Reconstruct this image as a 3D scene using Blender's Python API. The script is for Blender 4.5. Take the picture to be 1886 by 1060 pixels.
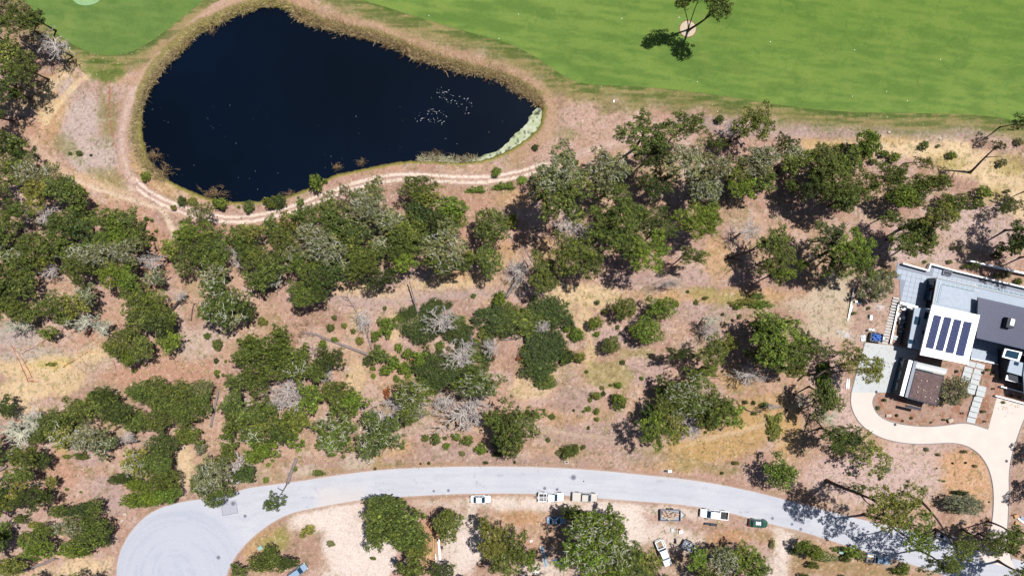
import bpy, math, random
import numpy as np
from mathutils import Vector, geometry
random.seed(7); RNG = np.random.default_rng(7)
scene = bpy.context.scene
for o in list(bpy.data.objects): bpy.data.objects.remove(o)
C = scene.collection

# ---------------------------------------------------------------- camera, sky, sun, exposure
CAMH = 157.0; PXM = 8.0; CX, CY = 943.0, 530.0
cam_d = bpy.data.cameras.new('camera'); cam = bpy.data.objects.new('camera', cam_d); C.objects.link(cam)
cam.location = (0, 0, CAMH); cam_d.sensor_width = 36.0; cam_d.lens = 24.0
cam_d.clip_start = 1.0; cam_d.clip_end = 6000.0
scene.camera = cam
SUN_EL = math.radians(68.0); SUN_AZ = math.atan2(0.76, 0.65)
world = bpy.data.worlds.new("World"); scene.world = world; world.use_nodes = True
wn = world.node_tree.nodes; wn.clear()
sky = wn.new('ShaderNodeTexSky'); sky.sky_type = 'NISHITA'; sky.sun_disc = False
sky.sun_elevation = SUN_EL; sky.sun_rotation = SUN_AZ
bg = wn.new('ShaderNodeBackground'); bg.inputs[1].default_value = 0.05
wo = wn.new('ShaderNodeOutputWorld')
world.node_tree.links.new(sky.outputs[0], bg.inputs[0]); world.node_tree.links.new(bg.outputs[0], wo.inputs[0])
sd = bpy.data.lights.new('sun', 'SUN'); sd.energy = 5.0; sd.angle = math.radians(0.5); sd.color = (1.0, 0.955, 0.89)
sun = bpy.data.objects.new('sun', sd); C.objects.link(sun)
sv = Vector((math.cos(SUN_EL)*math.sin(SUN_AZ), math.cos(SUN_EL)*math.cos(SUN_AZ), math.sin(SUN_EL)))
sun.rotation_euler = sv.to_track_quat('Z', 'Y').to_euler(); sun.location = (60, 60, 200)
vs = scene.view_settings; vs.view_transform = 'Standard'; vs.look = 'None'; vs.exposure = 0.68; vs.gamma = 1.0
vs.use_curve_mapping = False
scene.cycles.diffuse_bounces = 2
GAIN = 2.1          # lit white / albedo at this exposure

# ---------------------------------------------------------------- helpers
def P(u, v, h=0.0):
    k = 1.0 - h/CAMH
    return ((u-CX)/PXM*k, (CY-v)/PXM*k)
def lin(c):
    c = np.asarray(c, dtype=np.float64)/255.0
    return np.where(c <= 0.04045, c/12.92, ((c+0.055)/1.055)**2.4)
def alb(r, g, b, gain=None):
    l = lin((r, g, b))/(gain or GAIN)
    return (float(l[0]), float(l[1]), float(l[2]), 1.0)
def tag(o, label=None, cat=None, group=None, kind=None):
    if label: o['label'] = label
    if cat: o['category'] = cat
    if group: o['group'] = group
    if kind: o['kind'] = kind
    return o
def link(o, parent=None):
    C.objects.link(o)
    if parent is not None: o.parent = parent
    return o
def empty(name, loc, rz=0.0):
    o = bpy.data.objects.new(name, None); o.location = loc; o.rotation_euler = (0, 0, rz); o.empty_display_size = 0.3
    return link(o)
def np_mesh(name, verts, faces, mat=None, smooth=False, cols=None, colname='col'):
    """faces: (n,3) or (n,4) int array"""
    verts = np.asarray(verts, dtype=np.float32); faces = np.asarray(faces, dtype=np.int32)
    me = bpy.data.meshes.new(name)
    n = len(faces); k = faces.shape[1]
    me.vertices.add(len(verts)); me.vertices.foreach_set('co', verts.ravel())
    me.loops.add(n*k); me.loops.foreach_set('vertex_index', faces.ravel())
    me.polygons.add(n); me.polygons.foreach_set('loop_start', np.arange(0, n*k, k, dtype=np.int32))
    me.polygons.foreach_set('loop_total', np.full(n, k, dtype=np.int32))
    if smooth: me.polygons.foreach_set('use_smooth', np.ones(n, dtype=bool))
    if cols is not None:
        a = me.color_attributes.new(colname, 'FLOAT_COLOR', 'POINT')
        c4 = np.ones((len(verts), 4), dtype=np.float32); c4[:, :3] = cols
        a.data.foreach_set('color', c4.ravel())
    me.update(calc_edges=True)
    if mat: me.materials.append(mat)
    return me
class MB:
    """collects simple solids, builds one mesh object"""
    def __init__(s): s.v = []; s.f = []
    def poly(s, vs, fs):
        b = len(s.v); s.v += [tuple(v) for v in vs]; s.f += [tuple(b+i for i in f) for f in fs]; return s
    def box(s, x0, y0, z0, x1, y1, z1):
        return s.poly([(x0,y0,z0),(x1,y0,z0),(x1,y1,z0),(x0,y1,z0),(x0,y0,z1),(x1,y0,z1),(x1,y1,z1),(x0,y1,z1)],
                      [(3,2,1,0),(4,5,6,7),(0,1,5,4),(1,2,6,5),(2,3,7,6),(3,0,4,7)])
    def prism(s, pts, z0, z1):
        a = sum(pts[i][0]*pts[(i+1)%len(pts)][1]-pts[(i+1)%len(pts)][0]*pts[i][1] for i in range(len(pts)))
        if a < 0: pts = pts[::-1]
        n = len(pts)
        return s.poly([(p[0],p[1],z0) for p in pts]+[(p[0],p[1],z1) for p in pts],
                      [tuple(range(n-1,-1,-1)), tuple(range(n,2*n))]+[(i,(i+1)%n,n+(i+1)%n,n+i) for i in range(n)])
    def layers(s, rings):
        """rings: list of lists of 3d points with equal count (ccw), stacked upward"""
        n = len(rings[0]); b = len(s.v)
        for r in rings: s.v += [tuple(p) for p in r]
        s.f.append(tuple(b+i for i in range(n-1,-1,-1))); m = len(rings)
        s.f.append(tuple(b+(m-1)*n+i for i in range(n)))
        for k in range(m-1):
            for i in range(n):
                s.f.append((b+k*n+i, b+k*n+(i+1)%n, b+(k+1)*n+(i+1)%n, b+(k+1)*n+i))
        return s
    def tube(s, pts, rads, sides=6, cap=True):
        b = len(s.v); pts = [Vector(p) for p in pts]; n = len(pts)
        up = Vector((0.03, 0.02, 1.0))
        for i, p in enumerate(pts):
            t = (pts[min(i+1, n-1)]-pts[max(i-1, 0)])
            if t.length < 1e-6: t = Vector((0, 0, 1))
            t.normalize(); r = up if abs(t.dot(up.normalized())) < 0.95 else Vector((1, 0, 0))
            a = t.cross(r).normalized(); c = t.cross(a).normalized()
            for k in range(sides):
                an = 2*math.pi*k/sides; q = p + (a*math.cos(an)+c*math.sin(an))*rads[i]; s.v.append((q.x, q.y, q.z))
        for i in range(n-1):
            for k in range(sides):
                k2 = (k+1) % sides
                s.f.append((b+i*sides+k, b+(i+1)*sides+k, b+(i+1)*sides+k2, b+i*sides+k2))
        if cap:
            s.f.append(tuple(b+k for k in range(sides))); s.f.append(tuple(b+(n-1)*sides+k for k in range(sides-1, -1, -1)))
        return s
    def mesh(s, name, mat, smooth=False):
        me = bpy.data.meshes.new(name); me.from_pydata(s.v, [], s.f)
        if mat: me.materials.append(mat)
        if smooth: me.polygons.foreach_set('use_smooth', [True]*len(me.polygons))
        me.update(); return me
    def build(s, name, mat, parent=None, smooth=False):
        return link(bpy.data.objects.new(name, s.mesh(name, mat, smooth)), parent)
def bevel(o, w=0.03, seg=2):
    m = o.modifiers.new('bevel', 'BEVEL'); m.width = w; m.segments = seg; m.limit_method = 'ANGLE'; m.angle_limit = math.radians(40)
    return o
def rrect(x0, y0, x1, y1, r, n=4):
    pts = []
    for cx, cy, a0 in ((x1-r, y1-r, 0), (x0+r, y1-r, 90), (x0+r, y0+r, 180), (x1-r, y0+r, 270)):
        for i in range(n+1):
            a = math.radians(a0+90*i/n); pts.append((cx+r*math.cos(a), cy+r*math.sin(a)))
    return pts
def disc(cx, cy, r, n=16): return [(cx+r*math.cos(2*math.pi*i/n), cy+r*math.sin(2*math.pi*i/n)) for i in range(n)]
def smooth_line(pts, it=2, closed=False):
    pts = [tuple(map(float, p)) for p in pts]
    for _ in range(it):
        q = []; n = len(pts)
        rng = range(n) if closed else range(n-1)
        if not closed: q.append(pts[0])
        for i in rng:
            a, b = pts[i], pts[(i+1) % n]
            q.append(tuple(a[k]*.75+b[k]*.25 for k in range(len(a)))); q.append(tuple(a[k]*.25+b[k]*.75 for k in range(len(a))))
        if not closed: q.append(pts[-1])
        pts = q
    return pts
# ---- noise
def vnoise(x, y, seed):
    xi = np.floor(x).astype(np.int64); yi = np.floor(y).astype(np.int64)
    fx = x-xi; fy = y-yi; fx = fx*fx*(3-2*fx); fy = fy*fy*(3-2*fy)
    def h(a, b):
        n = (a*374761393 + b*668265263 + seed*974634777) & 0xffffffff
        n = ((n ^ (n >> 13))*1274126177) & 0xffffffff
        n = n ^ (n >> 16)
        return (n & 0xffff).astype(np.float32)/65535.0
    a = h(xi, yi); b = h(xi+1, yi); c = h(xi, yi+1); d = h(xi+1, yi+1)
    return ((a*(1-fx)+b*fx)*(1-fy)+(c*(1-fx)+d*fx)*fy).astype(np.float32)
def fbm(x, y, s, octv=4, seed=1, gain=.5):
    r = 0; a = 1; t = 0; f = 1.0/s
    for i in range(octv):
        r = r + a*vnoise(x*f+i*17.3, y*f-i*9.1, seed+i); t += a; a *= gain; f *= 2.03
    return r/t     # 0..1, centred about .5
def sdf_poly(u, v, pts):
    """negative inside"""
    u = u.astype(np.float32); v = v.astype(np.float32)
    d = np.full(u.shape, 1e9, np.float32); ins = np.zeros(u.shape, bool); n = len(pts)
    for i in range(n):
        ax, ay = pts[i]; bx, by = pts[(i+1) % n]; ex, ey = bx-ax, by-ay; L = ex*ex+ey*ey
        if L < 1e-9: continue
        t = np.clip(((u-ax)*ex+(v-ay)*ey)/L, 0, 1)
        dd = (u-ax-t*ex)**2+(v-ay-t*ey)**2; d = np.minimum(d, dd)
        if ay != by:
            c = ((ay > v) != (by > v)) & (u < (bx-ax)*(v-ay)/(by-ay)+ax); ins ^= c
    d = np.sqrt(d); return np.where(ins, -d, d)
def sdf_line(u, v, pts):
    d = np.full(u.shape, 1e9, np.float32)
    for i in range(len(pts)-1):
        ax, ay = pts[i][:2]; bx, by = pts[i+1][:2]; ex, ey = bx-ax, by-ay; L = ex*ex+ey*ey+1e-9
        t = np.clip(((u-ax)*ex+(v-ay)*ey)/L, 0, 1); d = np.minimum(d, (u-ax-t*ex)**2+(v-ay-t*ey)**2)
    return np.sqrt(d)
def sst(e0, e1, x):
    t = np.clip((x-e0)/(e1-e0), 0, 1); return t*t*(3-2*t)

# ---------------------------------------------------------------- materials
def nodes(m): return m.node_tree.nodes, m.node_tree.links
def mat(name, col, rough=.7, var=.12, scale=2.0, bump=.0, bscale=8.0, metal=0.0, spec=.3, coat=0.0, emit=None, detail=4.0):
    m = bpy.data.materials.new(name); m.use_nodes = True; N, L = nodes(m); b = N['Principled BSDF']
    b.inputs['Roughness'].default_value = rough; b.inputs['Metallic'].default_value = metal
    b.inputs['Specular IOR Level'].default_value = spec; b.inputs['Coat Weight'].default_value = coat
    tc = N.new('ShaderNodeTexCoord')
    if var > 0:
        nz = N.new('ShaderNodeTexNoise'); nz.inputs['Scale'].default_value = scale; nz.inputs['Detail'].default_value = detail
        L.new(tc.outputs['Object'], nz.inputs['Vector'])
        mr = N.new('ShaderNodeMapRange'); mr.inputs[1].default_value = .25; mr.inputs[2].default_value = .75
        mr.inputs[3].default_value = 1-var; mr.inputs[4].default_value = 1+var; L.new(nz.outputs[0], mr.inputs[0])
        mx = N.new('ShaderNodeVectorMath'); mx.operation = 'SCALE'; mx.inputs[0].default_value = col[:3]
        L.new(mr.outputs[0], mx.inputs['Scale']); L.new(mx.outputs[0], b.inputs['Base Color'])
    else: b.inputs['Base Color'].default_value = col
    if bump > 0:
        n2 = N.new('ShaderNodeTexNoise'); n2.inputs['Scale'].default_value = bscale; n2.inputs['Detail'].default_value = 5
        L.new(tc.outputs['Object'], n2.inputs['Vector']); bp = N.new('ShaderNodeBump'); bp.inputs['Strength'].default_value = bump
        bp.inputs['Distance'].default_value = .1; L.new(n2.outputs[0], bp.inputs['Height']); L.new(bp.outputs[0], b.inputs['Normal'])
    return m
def attr_mat(name, rough=.9, nvar=.22, nscale=2.2, bump=.5, bscale=2.5, spec=.15, fine=.18):
    m = bpy.data.materials.new(name); m.use_nodes = True; N, L = nodes(m); b = N['Principled BSDF']
    b.inputs['Roughness'].default_value = rough; b.inputs['Specular IOR Level'].default_value = spec
    at = N.new('ShaderNodeAttribute'); at.attribute_name = 'col'; tc = N.new('ShaderNodeTexCoord')
    prev = at.outputs['Color']
    for sc, va, det in ((nscale, nvar, 6.0), (nscale*4.1, fine, 4.0)):
        nz = N.new('ShaderNodeTexNoise'); nz.inputs['Scale'].default_value = sc; nz.inputs['Detail'].default_value = det
        nz.inputs['Roughness'].default_value = .7
        L.new(tc.outputs['Object'], nz.inputs['Vector'])
        mr = N.new('ShaderNodeMapRange'); mr.inputs[1].default_value = .3; mr.inputs[2].default_value = .7
        mr.inputs[3].default_value = 1-va; mr.inputs[4].default_value = 1+va; L.new(nz.outputs[0], mr.inputs[0])
        mx = N.new('ShaderNodeVectorMath'); mx.operation = 'SCALE'; L.new(prev, mx.inputs[0]); L.new(mr.outputs[0], mx.inputs['Scale'])
        prev = mx.outputs[0]
    L.new(prev, b.inputs['Base Color'])
    n2 = N.new('ShaderNodeTexNoise'); n2.inputs['Scale'].default_value = bscale; n2.inputs['Detail'].default_value = 6
    L.new(tc.outputs['Object'], n2.inputs['Vector']); bp = N.new('ShaderNodeBump'); bp.inputs['Strength'].default_value = bump
    bp.inputs['Distance'].default_value = .15; L.new(n2.outputs[0], bp.inputs['Height']); L.new(bp.outputs[0], b.inputs['Normal'])
    return m
def foliage_mat(name, spec=.25):
    m = bpy.data.materials.new(name); m.use_nodes = True; N, L = nodes(m); b = N['Principled BSDF']
    b.inputs['Roughness'].default_value = .6; b.inputs['Specular IOR Level'].default_value = spec
    oi = N.new('ShaderNodeObjectInfo'); at = N.new('ShaderNodeAttribute'); at.attribute_name = 'col'
    mx = N.new('ShaderNodeVectorMath'); mx.operation = 'MULTIPLY'
    L.new(oi.outputs['Color'], mx.inputs[0]); L.new(at.outputs['Color'], mx.inputs[1])
    L.new(mx.outputs[0], b.inputs['Base Color'])
    tr = N.new('ShaderNodeBsdfTranslucent'); L.new(mx.outputs[0], tr.inputs[0])
    ms = N.new('ShaderNodeMixShader'); ms.inputs[0].default_value = .12
    L.new(b.outputs[0], ms.inputs[1]); L.new(tr.outputs[0], ms.inputs[2]); L.new(ms.outputs[0], N['Material Output'].inputs[0])
    return m
M = {}
M['ground'] = attr_mat('soil_and_dry_grass')
M['turf'] = attr_mat('mown_turf', nvar=.10, nscale=1.6, fine=.12, bump=.25)
M['leaf'] = foliage_mat('foliage')
M['grass'] = attr_mat('grass_blades', nvar=.05, fine=.02, bump=0.0, rough=.8)
M['bark'] = mat('bark', alb(96, 84, 80), .9, .3, 3, .6, 10)
M['bark_grey'] = mat('weathered_bark', alb(150, 138, 138), .9, .25, 3, .5, 10)
M['lichen'] = mat('lichen_twigs', alb(226, 226, 204), .95, .15, 3)
M['deadwood'] = mat('bleached_deadwood', alb(220, 210, 206), .95, .2, 2)
M['brownwood'] = mat('dry_brush', alb(178, 150, 112), .95, .25, 2)
M['rust'] = mat('dead_needles', alb(150, 80, 50), .95, .25, 2)
M['white'] = mat('white_paint', (.74, .75, .77, 1), .5, .03, 1)
M['carwhite'] = mat('white_car_paint', (.70, .72, .75, 1), .25, 0, coat=.6, spec=.5)
M['carsilver'] = mat('silver_car_paint', (.42, .44, .46, 1), .3, 0, metal=.4, coat=.6, spec=.5)
M['cargreen'] = mat('dark_green_car_paint', (.012, .06, .035, 1), .25, 0, coat=.8, spec=.5)
M['carblue'] = mat('blue_car_paint', (.18, .25, .34, 1), .3, 0, coat=.6, spec=.5)
M['cartan'] = mat('pewter_car_paint', (.38, .36, .34, 1), .3, 0, coat=.5, spec=.5)
M['glass'] = mat('dark_glass', (.010, .03, .055, 1), .12, 0, spec=.4)
M['black'] = mat('black_plastic', (.02, .02, .022, 1), .6, 0)
M['tyre'] = mat('rubber', (.018, .018, .018, 1), .85, 0)
M['rim'] = mat('alloy', (.4, .4, .42, 1), .35, 0, metal=.8)
M['headlamp'] = mat('headlamp_lens', (.6, .62, .65, 1), .1, 0, spec=.8)
M['taillamp'] = mat('tail_lamp_lens', (.35, .02, .02, 1), .2, 0)
M['steel'] = mat('galvanised_steel', (.4, .41, .42, 1), .4, .1, 4, metal=.6)
M['concrete'] = mat('pale_concrete', alb(212, 216, 220), .85, .05, .5, .1, 20)
M['paver'] = mat('grey_paver', alb(192, 204, 222), .85, .08, 1.2, .1, 20)
M['slab'] = mat('white_slab', alb(214, 220, 224), .8, .05, 1)
M['wood'] = mat('fresh_lumber', alb(206, 170, 128), .8, .15, 3)
M['orange'] = mat('orange_mesh', alb(250, 128, 104), .7, .12, 3)
M['bluetarp'] = mat('blue_tarpaulin', alb(40, 105, 205), .45, .25, 3, .5, 4)
M['whitetarp'] = mat('white_sheeting', alb(225, 230, 238), .5, .12, 3, .4, 4)
M['stone'] = mat('pale_boulder', alb(214, 198, 182), .9, .15, 2, .5, 6)
M['metalroof'] = mat('dark_grey_metal_roof', alb(84, 90, 116), .45, .05, .6, metal=.3)
M['whiteroof'] = mat('white_membrane', (.80, .81, .83, 1), .6, .02, .6)
M['wallgrey'] = mat('grey_render', alb(165, 172, 186), .8, .05, 1)
M['walldark'] = mat('charcoal_and_wall_shade', alb(62, 66, 80), .7, .08, 2)  # charcoal parts; on the house walls it paints in their shade
M['flatroof'] = mat('pale_blue_grey_roof', alb(186, 200, 218), .8, .05, .7)
M['sedum'] = mat('brown_planted_roof', alb(118, 98, 98), .95, .35, 2.2, .8, 5)
M['solar'] = mat('solar_cells', (.028, .036, .09, 1), .2, .12, 6, spec=.5)
M['green_box'] = mat('pale_green_enamel', alb(170, 205, 195), .5, .04, 1)
M['darkdirt'] = mat('dark_soil', alb(120, 88, 76), .95, .2, 2, .6, 6)
M['iron'] = mat('cast_iron', alb(122, 124, 136), .7, .12, 5)
M['redpaint'] = mat('red_plastic', alb(200, 60, 50), .5, 0)
M['tan'] = mat('tan_plastic', alb(215, 170, 120), .6, .05, 2)
# ---------------------------------------------------------------- outlines (pixel plan: 8 px = 1 m on the ground)
POND = smooth_line([(262,250),(261,215),(270,180),(285,142),(308,110),(330,86),(360,60),(398,45),(440,27),(472,17),(505,13),(540,28),
 (572,42),(602,58),(640,66),(682,72),(722,87),(760,103),(800,118),(850,131),(900,143),(935,152),(958,166),(980,178),(993,192),(998,212),(992,232),
 (975,250),(950,268),(918,285),(890,294),(850,299),(810,297),(770,294),(730,297),(690,305),(650,313),(612,321),(582,338),(550,353),(510,365),
 (470,371),(420,371),(380,363),(342,347),(312,333),(290,316),(272,290)], 2, True)
POND = [(u+4.0*(u-620)/math.hypot((u-620), (v-190))*(1.6 if v < 200 else .7), v+4.0*(v-190)/math.hypot((u-620), (v-190))*(1.6 if v < 200 else .4)) for u, v in POND]
FAIR_W = smooth_line([(30,-60),(48,0),(62,25),(85,46),(112,68),(140,86),(170,99),(205,104),(240,98),(275,80),(308,56),(340,30),(378,0),(440,-60),(440,-260),(30,-260)], 2, True)
FAIR_E = smooth_line([(560,-60),(655,-1),(700,10),(760,30),(830,50),(880,65),(930,78),(975,98),(1015,125),(1045,146),(1080,156),(1140,158),(1220,163),
 (1300,173),(1380,185),(1450,196),(1520,204),(1600,208),(1700,209),(1770,210),(1820,214),(1860,221),(1886,229),(1960,262),(2060,330),(2060,-260),(560,-260)], 2, True)
GREEN = smooth_line([(120,-80),(126,-12),(140,8),(160,12),(182,6),(196,-12),(196,-80)], 2, True)
BUNK = disc(1266.5, 54, 15.5, 28)
ROADN = [(430,908),(452,898),(500,892),(560,884),(620,874),(700,864),(780,860),(860,858),(940,858),(1020,860),(1100,865),(1180,873),(1260,881),(1325,891),
 (1400,907),(1459,923),(1524,940),(1570,952),(1640,968),(1700,983),(1752,1001),(1800,1013),(1886,1032),(2000,1062)]
ROADS = [(2000,1128),(1886,1096),(1750,1062),(1710,1048),(1667,1034),(1592,1014),(1545,999),(1474,976),(1419,964),(1346,943),(1263,928),(1180,922),(1100,916),(1020,909),
 (940,907),(850,908),(760,912),(670,918),(610,928),(548,940),(520,950),(487,970),(455,997),(432,1025),(415,1060),(414,1100),(420,1160)]
BULB = [(400,1230),(330,1250),(262,1210),(228,1140),(215,1070),(217,1030),(228,1000),(246,972),(270,948),(300,932),(340,922),(390,916)]
ROAD = smooth_line(ROADN+ROADS+BULB, 2, True)
DRIVE = smooth_line([(1567,722),(1565,742),(1574,768),(1593,789),(1618,804),(1649,813),(1684,817),(1722,816),(1750,814),(1776,818),(1799,831),(1814,850),(1823,871),
 (1828,896),(1829,925),(1826,960),(1820,984),(1812,1000),(1800,1012)], 2) + [(1800,1030),(1868,1046)] + \
 smooth_line([(1862,1030),(1855,1000),(1854,985),(1856,944),(1858,902),(1857,882),(1859,857),(1863,834),(1873,803),(1886,768),(1905,735)], 2) + [(1900,744),(1835,730),(1819,789)] + \
 smooth_line([(1818,789),(1794,781),(1776,778),(1761,779),(1735,783),(1705,785),(1669,782),(1638,776),(1618,765),(1608,750),(1606,735),(1615,722)], 2)
COURT = [(1567,722),(1615,722),(1634,722),(1664,726),(1690,645),(1645,636),(1592,630),(1580,672)]
TERR = [(1652,484),(1663,486),(1710,499),(1715,487),(1738,494),(1761,500),(1886,530),(2010,560),(2010,700),(1886,690),(1835,668),(1787,662),(1694,655),(1690,640),(1660,632),(1656,516),(1646,511)]
ORCHARD = [(1612,722),(1634,722),(1668,735),(1740,752),(1760,690),(1790,662),(1886,690),(1886,742),(1835,728),(1818,789),(1776,779),(1735,783),(1680,782),(1630,770),(1608,745)]
TRACK = smooth_line([(480,-25),(420,3),(385,22),(345,56),(300,98),(262,142),(240,185),(226,235),(224,285),(240,328),(272,358),(315,378),(360,395),(410,404),(460,404),(520,392),
 (578,370),(640,346),(700,329),(760,325),(830,331),(890,332),(950,323),(1000,308),(1060,286),(1130,264),(1200,246)], 2)

# ---------------------------------------------------------------- ground sheet
def axis(lo, hi, step, far):
    a = list(np.arange(lo, hi+step/2, step)); s = step; x = hi; up = []
    while x < far: s = min(s*1.5, 160); x += s; up.append(x)
    s = step; x = lo; dn = []
    while x > -far: s = min(s*1.5, 160); x -= s; dn.append(x)
    return np.array(dn[::-1]+a+up, dtype=np.float32)
gx = axis(-128, 128, .27, 2500); gy = axis(-74, 74, .27, 2500)
GXX, GYY = np.meshgrid(gx, gy); U = CX+GXX*PXM; V = CY-GYY*PXM
sh = U.shape
fU, fV = U.ravel(), V.ravel()
core = (fU > -140) & (fU < 2030) & (fV > -120) & (fV < 1180)
def full(fn, *a, big=1e3):
    d = np.full(fU.shape, big, np.float32); d[core] = fn(fU[core], fV[core], *a); return d
d_pond = full(sdf_poly, POND[::2]); d_fw = full(sdf_poly, FAIR_W[::3]); d_fe = full(sdf_poly, FAIR_E[::3])
d_road = full(sdf_poly, ROAD[::3]); d_drive = full(sdf_poly, DRIVE); d_court = full(sdf_poly, COURT)
d_terr = full(sdf_poly, TERR); d_track = full(sdf_line, TRACK[::2]); d_bunk = full(sdf_poly, BUNK[::2]); d_green = full(sdf_poly, GREEN)
d_fair = np.minimum(d_fw, d_fe)
n1 = fbm(fU, fV, 90, 4, 11); n2 = fbm(fU, fV, 30, 4, 21); n3 = fbm(fU, fV, 9, 4, 31); n4 = fbm(fU, fV, 4.5, 3, 41)
n5 = fbm(fU*1.0, fV*1.0, 2.6, 2, 51)
warp = (n2-.5)*38+(n3-.5)*16
col = np.zeros((fU.size, 3), np.float32)
def mixc(mask, c):
    m = np.clip(mask, 0, 1)[:, None].astype(np.float32); col[:] = col*(1-m)+np.array(c, np.float32)*m
mixc(np.ones_like(fU), (188, 152, 137))
mixc(sst(.42, .62, n1)*.7, (196, 162, 136))
mixc(sst(.5, .64, n2)*.6, (202, 175, 166))
mixc(sst(.55, .66, fbm(fU, fV, 45, 4, 61))*.45, (162, 126, 110))
mixc(sst(.56, .68, fbm(fU, fV, 40, 4, 71))*.3, (146, 134, 90))
def ell(cx, cy, rx, ry, a=0):
    c, s = math.cos(math.radians(a)), math.sin(math.radians(a)); x = (fU-cx)*c+(fV-cy)*s; y = -(fU-cx)*s+(fV-cy)*c
    q = np.sqrt((x/rx)**2+(y/ry)**2); return (q-1)*min(rx, ry)
STRAW = (224, 196, 154); CREAM = (234, 208, 166); PALE = (214, 196, 188); MAUVE = (188, 160, 156); RED = (193, 150, 128); OLIVE = (128, 130, 74); TAN = (200, 162, 120)
SAND = (226, 210, 200); GREY = (186, 172, 168)
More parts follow.
